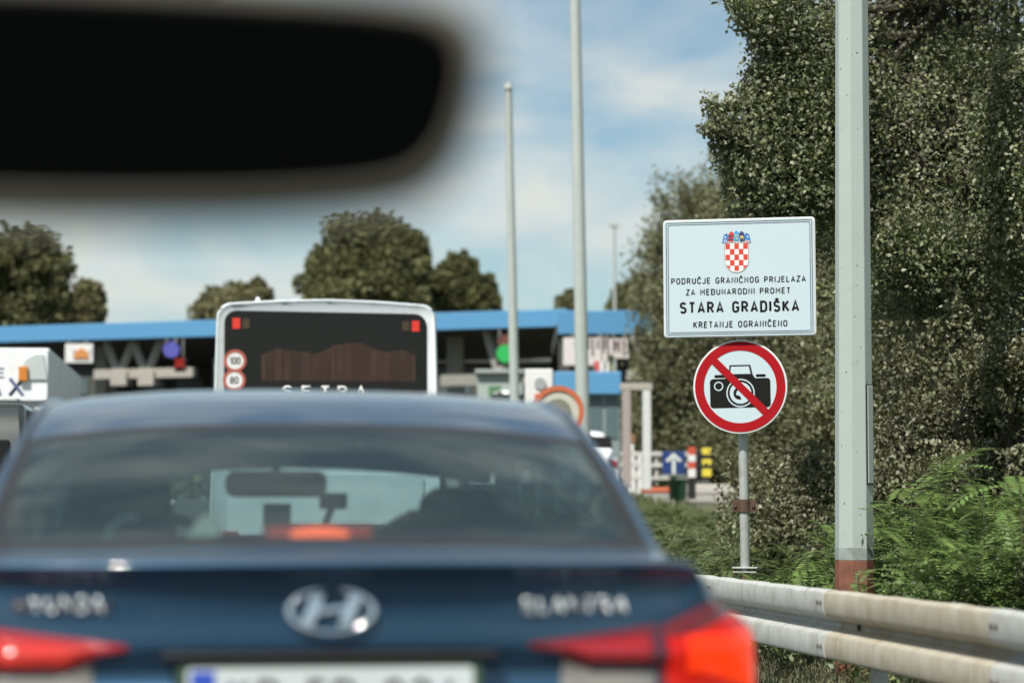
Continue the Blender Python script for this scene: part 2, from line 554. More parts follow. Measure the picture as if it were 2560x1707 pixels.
def rrect(w, h, r, n=6, cx=0, cz=0):
    p = []
    for (sx, sz, a) in ((1, 1, 0), (-1, 1, 90), (-1, -1, 180), (1, -1, 270)):
        for i in range(n + 1):
            q = R(a + 90 * i / n)
            p.append((cx + sx * (w / 2 - r) + r * math.cos(q), cz + sz * (h / 2 - r) + r * math.sin(q)))
    return p

# ================================================================== SETTING
ys = [-60, -20, 0, 10, 20] + [29 + i * 1.45 for i in range(21)] + [62, 70, 90, 130, 200, 400, 900, 2500]
def strip(name, xs, y0, y1, dz, mat):
    yy = [y for y in ys if y0 < y < y1]
    yy = [y0] + yy + [y1]
    V = [(x, y, ground(y) + dz) for y in yy for x in xs]
    n = len(xs)
    Fq = [(i * n + j, i * n + j + 1, (i + 1) * n + j + 1, (i + 1) * n + j) for i in range(len(yy) - 1) for j in range(n - 1)]
    return struct(raw(name, V, Fq, mat))
strip('ground', [-1500, -60, -14, 0, 2.4, 6, 20, 60, 1500], -60, 2500, 0, 'soil')
strip('road', [-13, -6, -1.1, 2.2], -60, 62, .006, 'asphalt')
strip('plaza', [-60, -20, 0, 9], 62, 200, .006, 'asphalt')
for k, x in enumerate((-4.75, -1.2, 2.0)):
    if k == 2:
        strip('road_edge_line', [x, x + .12], -40, 61, .011, 'marking')
    else:
        for y in range(-8, 60, 6):
            strip('lane_line', [x, x + .12], y, y + 3, .011, 'marking')

# ================================================================== NEAR: inside mirror of the photographer's car
def build_mirror():
    d = 1.22
    c = D(455, 210, d)
    root = thing('rear_view_mirror', 'black inside rear-view mirror hanging blurred at the top left, close to the lens', 'mirror', c, -R(4.0))
    root.rotation_euler = (0, R(1.0), -R(4.0))
    s = K / F * d
    def lp(x, y):
        return ((x - 455) * s, -(y - 210) * s)
    # outline of the casing, clockwise, taken at its true edge
    P = [(-160, -76), (200, -78), (600, -66), (880, -52), (1044, -22), (1108, 34), (1130, 112), (1118, 216), (1086, 332), (1022, 424), (906, 480), (640, 514), (300, 530), (0, 534), (-160, 528), (-225, 488), (-258, 376), (-262, 190), (-250, 50), (-215, -36)]
    # smooth the outline
    pts = [Vector(p) for p in P]
    sm = []
    n = len(pts)
    for i in range(n):
        p0, p1, p2, p3 = pts[i - 1], pts[i], pts[(i + 1) % n], pts[(i + 2) % n]
        for k in range(4):
            t = k / 4
            sm.append(.5 * ((2 * p1) + (-p0 + p2) * t + (2 * p0 - 5 * p1 + 4 * p2 - p3) * t * t + (-p0 + 3 * p1 - 3 * p2 + p3) * t ** 3))
    out = [lp(p.x, p.y) for p in sm]
    cx = sum(p[0] for p in out) / len(out)
    cz = sum(p[1] for p in out) / len(out)
    def scaled(k):
        return [(cx + (p[0] - cx) * (1 - k / .14), cz + (p[1] - cz) * (1 - k / .05)) for p in out]
    rings = [(.0090, -.0035), (.0062, -.006), (.0012, -.003), (0, .002), (.0004, .012), (.004, .024), (.014, .032), (.03, .036)]
    v, f = [], []
    m = len(out)
    for k, y in rings:
        v += [(p[0], y, p[1]) for p in scaled(k)]
    for i in range(len(rings) - 1):
        for j in range(m):
            j2 = (j + 1) % m
            f.append((i * m + j, i * m + j2, (i + 1) * m + j2, (i + 1) * m + j))
    f.append(tuple(range((len(rings) - 1) * m, len(rings) * m)))
    MB().add(v, f).build('mirror_casing', 'mirror_case', root, smooth=True)
    g = scaled(.0092)
    MB().prism(g, -.0055, -.003).build('mirror_glass', 'mirror_glass', root)
    st = MB().tube([(cx - .01, .03, cz + .01), (cx - .01, .05, cz + .03), (cx - .01, .075, cz + .085)], [.012, .010, .010], 12).build('mirror_stem', 'mirror_case', root, smooth=True)
    MB().cyl((cx - .01, .072, cz + .083), (cx - .01, .082, cz + .098), .02, .018, 18).build('mounting_foot', 'mirror_case', st, smooth=True)
build_mirror()

# ================================================================== BLUE SEDAN AHEAD
def catmull(A, n):
    """upsample control array along axis 0, n steps per span"""
    P = np.concatenate([2 * A[:1] - A[1:2], A, 2 * A[-1:] - A[-2:-1]])
    out = []
    for i in range(len(A) - 1):
        p0, p1, p2, p3 = P[i], P[i + 1], P[i + 2], P[i + 3]
        for k in range(n):
            t = k / n
            out.append(.5 * (2 * p1 + (-p0 + p2) * t + (2 * p0 - 5 * p1 + 4 * p2 - p3) * t * t + (-p0 + 3 * p1 - 3 * p2 + p3) * t ** 3))
    out.append(A[-1])
    return np.array(out)

# station: (y, z at the centre line), edge, corner, belt, side, sill    (x across, y forward from the tail, z up)
ST = [
    ((.10, .24), (.62, .14, .24), (.80, .32, .24), (.83, .42, .24), (.85, .50, .24), (.85, .60, .24)),      # 0 under the bumper
    ((-.02, .50), (.64, .04, .50), (.82, .22, .50), (.87, .45, .48), (.885, .65, .40), (.865, .75, .26)),   # 1 bumper
    ((-.01, .69), (.65, .05, .69), (.818, .22, .69), (.88, .50, .65), (.888, .85, .50), (.865, .95, .26)),  # 2 bumper top
    ((.055, .80), (.655, .085, .80), (.822, .235, .80), (.884, .60, .77), (.888, 1.0, .55), (.865, 1.1, .26)),  # 3 plate recess
    ((.045, .850), (.66, .075, .850), (.820, .235, .855), (.880, .68, .82), (.888, 1.15, .57), (.865, 1.2, .26)),  # 4
    ((.027, .866), (.66, .100, .874), (.812, .235, .88), (.876, .75, .85), (.888, 1.25, .6), (.865, 1.3, .26)),  # 5 lower crease
    ((.025, .930), (.66, .104, .930), (.772, .215, .93), (.866, .90, .89), (.888, 1.4, .6), (.865, 1.5, .26)),  # 6 emblem
    ((.012, .985), (.66, .105, .980), (.745, .20, .973), (.860, 1.0, .91), (.888, 1.55, .6), (.865, 1.6, .26)),  # 7 under the lip
    ((-.006, 1.004), (.66, .096, .998), (.730, .20, .990), (.858, 1.05, .92), (.888, 1.6, .6), (.865, 1.7, .26)),  # 8 lip
    ((.012, 1.031), (.66, .114, 1.024), (.724, .24, 1.000), (.857, 1.1, .925), (.888, 1.65, .6), (.865, 1.75, .26)),  # 9
    ((.42, 1.046), (.672, .50, 1.036), (.728, .58, 1.022), (.855, 1.3, .94), (.888, 1.9, .6), (.865, 1.95, .26)),  # 10 glass bottom
    ((.80, 1.195), (.662, .86, 1.165), (.715, .93, 1.145), (.853, 1.55, .95), (.888, 2.1, .6), (.865, 2.15, .26)),  # 11 glass middle
    ((1.18, 1.318), (.645, 1.22, 1.280), (.690, 1.28, 1.252), (.852, 1.85, .955), (.888, 2.3, .6), (.865, 2.35, .26)),  # 12 glass top
    ((1.55, 1.398), (.630, 1.58, 1.362), (.672, 1.62, 1.330), (.852, 2.1, .957), (.888, 2.5, .6), (.865, 2.5, .26)),  # 13 roof rear
    ((2.15, 1.440), (.618, 2.15, 1.408), (.664, 2.18, 1.370), (.853, 2.45, .955), (.888, 2.7, .6), (.865, 2.7, .26)),  # 14 roof top
    ((2.75, 1.405), (.598, 2.72, 1.372), (.652, 2.72, 1.330), (.855, 2.85, .95), (.888, 2.95, .6), (.865, 2.95, .26)),  # 15 roof front
    ((3.55, 1.030), (.68, 3.35, 1.005), (.760, 3.28, .980), (.862, 3.25, .93), (.888, 3.3, .6), (.865, 3.3, .26)),  # 16 windscreen base
    ((4.05, .94), (.64, 3.95, .90), (.78, 3.85, .86), (.870, 3.7, .82), (.886, 3.65, .55), (.86, 3.6, .26)),  # 17 bonnet
    ((4.42, .78), (.62, 4.30, .74), (.78, 4.12, .72), (.860, 3.95, .70), (.878, 3.9, .5), (.85, 3.85, .26)),  # 18 bonnet front
    ((4.53, .55), (.62, 4.42, .52), (.79, 4.22, .50), (.850, 4.08, .48), (.868, 4.02, .4), (.845, 4.0, .26)),  # 19 front bumper
    ((4.45, .24), (.60, 4.34, .24), (.77, 4.18, .24), (.82, 4.1, .24), (.84, 4.05, .24), (.84, 4.0, .24)),  # 20 underside
]
def car_surface():
    rows = []
    for (yc, zc), *side in ST:
        E = side[0]
        col = [(0, yc, zc)]
        for t in (.36, .68):
            col.append((E[0] * t, yc + (E[1] - yc) * t ** 2, zc + (E[2] - zc) * t ** (2.6 if zc > 1.25 else 2)))
        col += list(side)
        rows.append([(-x, y, z) for x, y, z in col[:0:-1]] + col)
    A = np.array(rows, dtype=float)          # I x 15 x 3
    NS, NT = 12, 8
    B = catmull(A, NS)
    Cc = catmull(np.swapaxes(B, 0, 1), NT)   # columns first
    S = np.swapaxes(Cc, 0, 1)
    return S, NS, NT
CS, NS, NT = car_surface()
def car_eval(s, t):
    """surface point and outward normal at station s, column t (signed, 0 = centre)"""
    def g(s, t):
        i = min(max(s * NS, 0), CS.shape[0] - 1.001)
        j = min(max((t + 7) * NT, 0), CS.shape[1] - 1.001)
        i0, j0 = int(i), int(j)
        a, b = i - i0, j - j0
        return Vector((CS[i0, j0] * (1 - a) + CS[i0 + 1, j0] * a) * (1 - b) + (CS[i0, j0 + 1] * (1 - a) + CS[i0 + 1, j0 + 1] * a) * b)
    p = g(s, t)
    ds = g(s + .06, t) - g(s - .06, t)
    dt = g(s, t + .06) - g(s, t - .06)
    n = dt.cross(ds).normalized()
    return p, n
CAR = (.20, 4.48)
def build_sedan():
    root = thing('blue_sedan', 'dark blue saloon car seen from behind, brake lights lit, filling the lower left', 'car', (CAR[0], CAR[1], 0))
    ni, nj = CS.shape[0] - 1, CS.shape[1] - 1
    V = CS.reshape(-1, 3)
    groups = {}
    def put(k, q):
        groups.setdefault(k, []).append(q)
    for i in range(ni):
        for j in range(nj):
            s, t = (i + .5) / NS, abs((j + .5) / NT - 7)
            q = (i * (nj + 1) + j, i * (nj + 1) + j + 1, (i + 1) * (nj + 1) + j + 1, (i + 1) * (nj + 1) + j)
            k = 'body'
            if 10 < s < 12 and t < 3.0:
                k = 'glass'
                if s < 10.17 or s > 11.83 or t > 2.88: k = 'seal'
                # rounded lower corners
                if s < 10.5 and t > 2.75 and (s - 10.17) < (t - 2.72) * 1.3: k = 'seal'
            elif 12 <= s < 15.1 and 2.97 < t < 3.13:
                k = 'strip_r' if j + .5 > 7 * NT else 'strip_l'
            elif 9.9 < s < 12 and 3.0 <= t < 3.12:
                k = 'seal'
            elif 15.1 < s < 16 and t < 3.0:
                k = 'front'
            elif 11.9 < s < 15.9 and 4.12 < t < 4.9:
                k = 'window'
            put(k, q)
    def mk(name, k, mat, parent=root):
        Fq = np.array(groups[k])
        idx, inv = np.unique(Fq, return_inverse=True)
        return raw(name, V[idx], inv.reshape(Fq.shape), mat, parent, smooth=True)
    body = mk('body', 'body', 'paint_blue')
    mk('rear_window', 'glass', 'glass_car')
    mk('window_seal', 'seal', 'seal')
    mk('roof_strip', 'strip_l', 'seal')
    mk('roof_strip', 'strip_r', 'seal')
    mk('windscreen', 'front', 'glass_front')
    mk('side_window', 'window', 'glass_dark')
    # floor
    MB().box((0, 2.3, .25), (1.6, 4.0, .04)).build('floor_pan', 'black', root)
    # ---- tail lamps: patches lifted off the body surface
    def patch(name, t0, t1, lo, hi, off, mat, parent, sgn, nt_=28, ns_=14, bulge=.012):
        vv, ff = [], []
        for a in range(nt_ + 1):
            t = t0 + (t1 - t0) * a / nt_
            l, h = lo((t - t0) / (t1 - t0)), hi((t - t0) / (t1 - t0))
            for b in range(ns_ + 1):
                k = b / ns_
                p, n = car_eval(l + (h - l) * k, sgn * t)
                e = min(a / nt_, 1 - a / nt_, k * .6, (1 - k) * .6) * 6
                p = p + n * (off + bulge * (1 - (1 - min(e, 1)) ** 2))
                vv.append(tuple(p))
        for a in range(nt_):
            for b in range(ns_):
                ff.append((a * (ns_ + 1) + b, (a + 1) * (ns_ + 1) + b, (a + 1) * (ns_ + 1) + b + 1, a * (ns_ + 1) + b + 1))
        o = raw(name, vv, ff, mat, parent, smooth=True)
        return o
    def lerp(a, b):
        return lambda k: a + (b - a) * k
    for sgn in (1, -1):
        lamp = patch('tail_lamp', 2.84, 4.5, lerp(2.35, 1.9), lambda k: 5.5 + .75 * math.sin(min(k * 1.25, 1) * math.pi * .62) - .9 * max(0, k - .8) / .2, .002, 'red_dark', root, sgn)
        patch('lit_lens', 2.90, 4.30, lerp(2.75, 2.05), lambda k: 4.95 + .75 * math.sin(k * 2.2), .010, 'red_lit', lamp, sgn, bulge=.010)
        patch('lamp_core', 3.05, 4.02, lambda k: 3.2 - .6 * k, lambda k: 4.55 + .55 * math.sin(k * 2.4), .018, 'red_core', lamp, sgn, bulge=.006)
        ln = patch('trunk_lamp', 1.62, 2.80, lambda k: 4.90 - min(k * 2.6, 1) * 1.55, lambda k: 5.05 + .50 * k, .003, 'red_lens' if sgn < 0 else 'red_dark', root, sgn, bulge=.006)
        patch('trunk_lens', 1.85, 2.72, lambda k: 4.75 - min(k * 2.6, 1) * 1.2, lambda k: 4.92 + .25 * k, .009, pm('glowing_red_lens', (.4, .02, .012), .15, coat=1, emit=(1, .03, .012), estr=.15, var=.4, scale=18) if sgn < 0 else 'red_lens', ln, sgn, bulge=.004)
        patch('reverse_lens', 1.95, 2.80, lambda k: 2.75 - .3 * k, lambda k: 3.75 - min(k * 3, 1) * .55, .003, 'reverse_lens', root, sgn, bulge=.004)
    # ---- emblem, lettering
    bv = BVHTree.FromPolygons([tuple(v) for v in V], [tuple(q) for q in groups['body']])
    def tail_y(x, z):
        h = bv.ray_cast(Vector((x, -1, z)), Vector((0, 1, 0)))
        return h[0].y if h[0] else .03
    ez = .934
    ey = tail_y(0, ez) - .006
    em = MB().ring(.084, .071, -.006, .004, 48, 0, 0, .515).build('emblem', 'chrome', root, smooth=True, bevel=.002)
    em.location = (0, ey, ez)
    em.rotation_euler = (R(-6), 0, 0)
    hb = MB()
    hb.prism([(-.058, -.026), (-.034, -.030), (-.012, .030), (-.036, .028)], -.005, .004)
    hb.prism([(.036, -.028), (.012, -.030), (.034, .030), (.058, .026)], -.005, .004)
    hb.prism([(-.030, -.008), (.030, .000), (.030, .010), (-.026, .003)], -.0045, .0035)
    hb.build('emblem_letter', 'chrome', em, bevel=.0015)
    for word, x, w_, z in (('HYUNDAI', -.492, .178, .945), ('ELANTRA', .462, .205, .940)):
        y = min(tail_y(x + dx, z) for dx in (-.09, 0, .09))
        yl, yr = tail_y(x - w_ / 2, z), tail_y(x + w_ / 2, z)
        text(word, root, 'trunk_lettering', 'badge', w_, .030, (x, (yl + yr) / 2 - .003, z), .004, bold=.2, gap=.16, rot=(math.pi / 2, 0, math.atan2(yr - yl, w_)))
    # ---- number plate in the recess
    py = .045
    pz = .776
    hold = MB().prism(rrect(.560, .128, .012), py - .012, py + .004).build('plate_holder', 'green_holder', root, bevel=.003)
    pl = MB().prism(rrect(.528, .108, .008), py - .015, py - .010).build('number_plate', 'plate', root)
    pl.location = hold.location = (0, -.012, pz)
    MB().prism(rrect(.044, .098, .004, cx=-.234), py - .0165, py - .014).build('blue_band', 'plate_blue', pl)
    text('KD-FD 924', pl, 'plate_lettering', 'letters_grey', .425, .076, (.025, py - .0152, -.004), .0006, bold=.14)
    MB().box((0, .035, .852), (.62, .05, .012)).build('trunk_handle', 'black', root, bevel=.003)
    # ---- cabin
    MB().prism([(-.60, 0), (.60, 0), (.66, .02), (-.66, .02)], 0, .01)
    sh = MB().box((0, .82, .985), (1.28, .72, .03)).build('parcel_shelf', 'cabin', root, bevel=.01)
    MB().box((0, 1.24, .78), (1.30, .16, .50), Matrix.Rotation(R(-14), 3, 'X')).build('rear_seat', 'seat', root, bevel=.05)
    def seat(outline, y):
        st = bpy.data.objects.new('front_seat', None)
        C.objects.link(st)
        st.parent = root
        MB().prism(outline, y, y + .14).build('seat_back', 'seat', st, bevel=.05, seg=4, smooth=True)
        return st
    dseat = seat([(-.66, .55), (-.66, 1.02), (-.62, 1.06), (-.42, 1.06), (-.36, 1.02), (-.30, .55)], 1.95)
    MB().prism([(-.60, 1.03), (-.60, 1.20), (-.55, 1.255), (-.40, 1.255), (-.345, 1.20), (-.315, 1.03)], 1.90, 2.02).build('headrest', 'seat', dseat, bevel=.03, seg=3, smooth=True)
    pseat = seat([(.16, .55), (.17, .98), (.22, 1.07), (.30, 1.115), (.56, 1.115), (.64, 1.07), (.69, .98), (.70, .55)], 1.95)
    MB().prism([(.31, 1.08), (.33, 1.155), (.37, 1.175), (.49, 1.175), (.53, 1.155), (.55, 1.08)], 1.92, 2.03).build('headrest', 'seat', pseat, bevel=.025, seg=3, smooth=True)
    ds = MB()
    ds.box((0, 3.20, .90), (1.45, .50, .16)).build('dashboard', 'cabin', root, bevel=.05, seg=3)
    hl = MB()
    nx = 9
    hv, hf = [], []
    for a, (y, z) in enumerate(((1.27, 1.268), (1.6, 1.345), (2.15, 1.385), (2.62, 1.315), (2.80, 1.238))):
        for b in range(nx):
            x = -.60 + 1.2 * b / (nx - 1)
            hv.append((x, y, z - .05 * (x / .6) ** 2))
    for a in range(4):
        for b in range(nx - 1):
            hf.append((a * nx + b, a * nx + b + 1, (a + 1) * nx + b + 1, (a + 1) * nx + b))
    n0 = len(hv)
    raw('headlining', hv, hf, 'cabin', root, smooth=True)
    sw = MB().ring(.185, .160, -.012, .012, 40).build('steering_wheel', 'black', root, smooth=True)
    sw.location = (-.37, 2.72, .93)
    sw.rotation_euler = (R(-22), 0, 0)
    MB().box((0, .01, 0), (.30, .03, .06)).build('wheel_spoke', 'black', sw, bevel=.01)
    im = MB().prism(rrect(.30, .078, .03), -.015, .02).build('cabin_mirror', 'black', root, bevel=.006)
    im.location = (-.045, 2.72, 1.190)
    MB().tube([(0, .02, .02), (0, .05, .06), (0, .03, .11)], .012).build('mirror_arm', 'black', im)
    ph = MB().box((.135, 2.95, 1.140), (.085, .015, .05)).build('phone_holder', 'black', root, bevel=.005)
    MB().tube([(.135, 2.97, 1.13), (.10, 3.05, 1.03), (.09, 3.1, .97)], .012).build('holder_arm', 'black', ph)
    MB().prism(rrect(.085, .075, .008, cx=-.035, cz=1.095), 3.0, 3.02).build('dash_screen', 'black', root)
    lp = MB().ring(.052, .042, -.006, .006, 32, a0=R(70), a1=R(270)).build('shelf_loop', pm('grey_loop', (.30, .34, .33), .7), root, smooth=True)
    lp.location = (-.395, .68, 1.055)
    # centre lamp at the foot of the rear window
    bl = MB().box((0, .62, 1.066), (.235, .07, .040)).build('high_brake_lamp', 'red_lens', root, bevel=.006)
    MB().box((.0, .583, 1.068), (.215, .006, .030)).build('side_glow_lens', pm('dim_red_glow', (.3, .02, .02), .3, emit=(1, .06, .03), estr=.55), bl, bevel=.002)
    MB().prism([(.062 * math.cos(R(a)), 1.068 + .0155 * math.sin(R(a))) for a in range(0, 360, 15)], .576, .581).build('centre_glow_lens', pm('bright_red_glow', (.3, .02, .01), .3, emit=(1, .12, .03), estr=3.2), bl)
    # ---- wheels
    for sx in (-1, 1):
        for y in (1.02, 3.72):
            wh = MB().cyl((sx * .66, y, .315), (sx * .87, y, .315), .315, .315, 32).build('wheel', 'darkrubber', root, smooth=True, bevel=.02)
            MB().cyl((sx * .86, y, .315), (sx * .876, y, .315), .21, .20, 20).build('rim', 'alu', wh, bevel=.005)
    for sx in (-1, 1):
        mm = MB().box((sx * 1.0, 3.02, 1.0), (.2, .10, .13)).build('side_mirror', 'paint_blue', root, bevel=.035, seg=3)
        MB().box((sx * .90, 3.04, .96), (.1, .05, .03)).build('mirror_foot', 'black', mm)
    # a cream bundle on the shelf
    bm_ = bmesh.new()
    bmesh.ops.create_icosphere(bm_, subdivisions=3, radius=1)
    for v in bm_.verts:
        k = 1 + .18 * math.sin(v.co.x * 5 + 1) * math.cos(v.co.y * 4) + .1 * math.sin(v.co.z * 9)
        v.co = Vector((v.co.x * (.036 + .010 * v.co.z) * k, v.co.y * .05 * k, (v.co.z * .042 + .004 * v.co.x) * k))
    me = bpy.data.meshes.new('cloth_bundle')
    bm_.to_mesh(me)
    bm_.free()
    me.materials.append(M['cream'])
    me.polygons.foreach_set('use_smooth', [True] * len(me.polygons))
    o = bpy.data.objects.new('cloth_bundle', me)
    C.objects.link(o)
    o.location = (CAR[0] - .235, CAR[1] + .68, 1.058)
    tag(o, 'small cream bundle lying on the rear shelf inside the blue saloon', 'bundle')
    return root
build_sedan()

# ================================================================== BUS
def build_bus():
    d = 27.2
    p = D(750, 1100, d)
    Y0, Xc = p.y, p.x
    root = thing('coach_bus', 'white coach with a wide dark rear window and two round speed stickers', 'bus', (Xc, Y0, 0))
    top = D(750, 682, d).z
    def lx(x): return into(root, D(x, 900, d)).x
    def lz(y): return D(750, y, d).z
    hw = (lx(1013) - lx(487)) / 2
    # section rings along the length: superellipse-like body with rounded roof shoulders
    def section(hw_t, hw_b, top, bot, r, crown):
        pts = []
        n = 8
        for i in range(n + 1):
            a = R(90 * i / n)
            pts.append((hw_t - r + r * math.sin(a), top - crown - r + r * math.cos(a)))
        pts += [(hw_t + (hw_b - hw_t) * .5, 2.0), (hw_b, 1.2), (hw_b, bot)]
        full = [(0, top)] + [((hw_t - r) * .5, top - crown * .3)] + pts
        left = [(-x, z) for x, z in full[:0:-1]]
        return full + left
    v, f = [], []
    secs = []
    for y, sh, tp in ((0.03, .05, .06), (.0, .02, .02), (.04, 0, 0), (.3, 0, 0), (11.0, 0, 0), (11.8, .06, .1), (12.0, .25, .4)):
        secs.append([(x, y, z) for x, z in section(hw - .035 - sh, hw + .02 - sh, top - tp, .35, .17, .05)])
    n = len(secs[0])
    # rear face leans slightly forward to the top
    for k, s in enumerate(secs):
        for x, y, z in s:
            v.append((x, y + (.10 * (z - 1.2) / 2.2 if k < 4 and z > 1.2 else 0), z))
    for k in range(len(secs) - 1):
        for j in range(n):
            j2 = (j + 1) % n
            f.append((k * n + j, k * n + j2, (k + 1) * n + j2, (k + 1) * n + j))
    f += [tuple(range(n)), tuple(range(len(secs) * n - 1, (len(secs) - 1) * n - 1, -1))]
    MB().add(v, f).build('body', 'bus_white', root, smooth=True, angle=50)
    def yb(z): return .03 + .10 * (z - 1.2) / 2.2
    # rear window
    x0, x1, z1 = lx(514), lx(985), lz(711)
    z0 = lz(925)
    pts = []
    for (cx, cz, r, a0) in ((x1 - .14, z1 - .16, .14, 0), (x0 + .14, z1 - .14, .14, 90), (x0 + .12, z0 + .12, .12, 180), (x1 - .12, z0 + .12, .12, 270)):
        for i in range(7):
            a = R(a0 + 15 * i)
            pts.append((cx + r * math.cos(a), cz + r * math.sin(a)))
    wv = [(x, yb(z) - .015, z) for x, z in pts] + [(x, yb(z) + .03, z) for x, z in pts]
    m = len(pts)
    wf = [tuple(range(m)), tuple(range(2 * m - 1, m - 1, -1))] + [(i, i + m, (i + 1) % m + m, (i + 1) % m) for i in range(m)]
    win = MB().add(wv, wf).build('rear_window', 'bus_glass', root)
    # curtains seen dimly inside: folds printed on the pane's inner face
    curs = [pm('brown_curtain', (.036 * k, .018 * k, .012 * k), .9, var=.5, scale=4) for k in (.75, 1., 1.2)]
    tops = [(600, 812), (618, 806), (640, 800), (668, 802), (690, 806), (712, 812), (740, 806), (770, 790), (800, 785), (830, 784), (852, 792), (870, 800), (900, 806), (930, 800), (956, 812)]
    band = [(lx(x), yb(lz(y)) - .0158, lz(y)) for x, y in tops]
    foot = [(lx(x), yb(lz(874)) - .0158, lz(874)) for x, y in tops]
    n_ = len(tops)
    bv_ = band + foot
    MB().add(bv_, [(i, i + 1, n_ + i + 1, n_ + i) for i in range(n_ - 1)]).build('curtain_lining', pm('dark_curtain', (.032, .017, .011), .95, var=.6, scale=3), root)
    xa = lx(600)
    k = 0
    rnd = random.Random(3)
    while xa < lx(955):
        wd = rnd.uniform(.03, .11)
        zt = lz(float(np.interp(xa + wd / 2, [p[0] for p in band], [t_[1] for t_ in tops])) + rnd.uniform(-4, 12))
        zb = lz(872)
        if rnd.random() < .85:
            cm = MB()
            cm.box((xa + wd / 2, yb((zt + zb) / 2) - .0165, (zt + zb) / 2), (wd, .004, zt - zb), Matrix.Rotation(-.045, 3, 'X'))
            cm.build('curtain', rnd.choice(curs), root)
        xa += wd + rnd.uniform(.004, .03)
    # red lamps behind the pane's top corners
    for x, y in ((543, 741), (960, 744)):
        a = into(root, D(x, y, d))
        lm = MB().box((a.x, yb(a.z) - .018, a.z), (.085, .012, .12)).build('marker_lamp', 'red_lamp', root)
        MB().box((a.x + (.11 if x < 700 else -.11), yb(a.z) - .017, a.z), (.08, .010, .11)).build('dark_marker_lens', pm('brown_lens', (.06, .04, .02), .3), lm)
    # speed stickers
    for word, x, y in (('100', 540, 828), ('80', 538, 873)):
        a = into(root, D(x, y, d))
        o = MB().cyl((0, -.004, 0), (0, .004, 0), .123, .123, 40).build('speed_sticker', 'white_flat', root)
        o.location = (a.x, yb(a.z) - .024, a.z)
        o.rotation_euler = (-.045, 0, 0)
        MB().ring(.127, .094, -.008, .002, 40).build('sticker_ring', pm('sticker_red', (.36, .09, .06), .6), o)
        text(word, o, 'sticker_number', 'sign_black', .125 if word == '100' else .095, .085, (0, -.0045, 0), .001, bold=.15, gap=.12)
    # maker's letters along the foot of the window
    for ch, x in zip('SETRA', (661, 705.5, 748, 789, 831)):
        a = into(root, D(x, 896, d))
        text(ch, root, 'rear_lettering', 'white_flat', .115, .15, (a.x, yb(a.z) - .018, a.z - .02), .006, bold=.2)
    # seam, bumper, lamps, wheels, side glass
    for s in (-1, 1):
        MB().box((s * (hw - .06), yb(lz(705)) - .010, lz(706)), (.11, .02, .008)).build('panel_seam', 'black', root)
        MB().box((s * (hw + .002), 6.2, 2.35), (.02, 10.6, .95)).build('side_window', 'bus_glass', root)
        MB().box((s * (hw - .2), -.01, .62), (.2, .06, .42)).build('tail_lamp', 'red_lens', root, bevel=.02)
        for y in (2.9, 9.4):
            wh = MB().cyl((s * (hw - .28), y, .5), (s * (hw + .01), y, .5), .5, .5, 32).build('wheel', 'darkrubber', root, smooth=True)
            MB().cyl((s * (hw - .02), y, .5), (s * (hw + .02), y, .5), .29, .27, 24).build('rim', 'alu', wh)
    for k in range(4):
        MB().box((0, -.004, .735 + .05 * k), (1.3, .02, .025)).build('grille_slat', 'black', root)
    MB().prism(rrect(2 * hw - .36, .70, .05, cz=1.12), .004, .02).build('engine_cover', 'bus_white', root, bevel=.01)
    MB().box((0, -.02, .55), (2 * hw - .05, .12, .30)).build('rear_bumper', 'bus_white', root, bevel=.04)
    a = into(root, D(594, 681, d))
    MB().cyl((a.x, .6, top - .03), (a.x, .6, top + .05), .04, .02, 10).build('roof_aerial', 'white', root)
build_bus()

# ================================================================== WHITE TRUCK AND DARK VAN IN THE LEFT LANE
def build_truck():
    d = 32.
    root = thing('box_truck', 'white box truck with a dark letter on its rear wall, left of the coach', 'truck', at(5, d), 0)
    def q(x, y): return into(root, D(x, y, d))
    xr = q(112, 900).x
    top = q(60, 797).z
    bot = q(60, 917).z
    xl = xr - 2.5
    MB().box(((xl + xr) / 2, 3.6, (top + 1.0) / 2), (2.5, 7.2, top - 1.0)).build('cargo_box', pm('grey_green_side', (.50, .53, .50), .6, var=.08, dirt=(.36, .38, .34), dscale=1.5), root, bevel=.03)
    # rear wall panel with the raised rounded fairing
    MB().box(((xl + xr) / 2, -.03, (top + bot) / 2 - .02), (2.46, .06, top - bot)).build('rear_wall', 'white', root, bevel=.015)
    fp = []
    a0, a1, a2 = q(40, 866), q(70, 817), q(108, 872)
    fp = [(q(40, 872).x, q(40, 872).z), (q(45, 845).x, q(45, 845).z), (q(58, 824).x, q(58, 824).z), (q(78, 812).x, q(78, 812).z), (q(100, 812).x, q(100, 812).z), (q(104, 850).x, q(104, 850).z), (q(108, 872).x, q(108, 872).z)]
    MB().prism(fp, -.09, -.055).build('fairing', 'booth', root, bevel=.01)
    a = q(53, 858)
    MB().box((a.x, -.115, a.z), (.12, .06, .20)).build('marker_lamp', 'amber', root, bevel=.015)
    a = q(16, 888)
    text('AX', root, 'rear_lettering', 'sign_blue', .52, .27, (a.x - .03, -.062, a.z), .003, bold=.16)
    a = q(2, 856)
    text('E', root, 'small_lettering', 'sign_blue', .10, .13, (a.x, -.062, a.z), .003)
    MB().box(((xl + xr) / 2, 3.6, .95), (2.1, 7.4, .18)).build('chassis', 'black', root)
    cab = MB().box(((xl + xr) / 2, 8.3, 1.7), (2.3, 1.9, 2.3)).build('cab', 'white', root, bevel=.15, seg=3)
    for s in (-1, 1):
        for y in (1.4, 8.2):
            MB().cyl(((xl + xr) / 2 + s * .95, y, .48), ((xl + xr) / 2 + s * 1.22, y, .48), .48, .48, 28).build('wheel', 'darkrubber', root, smooth=True)
build_truck()
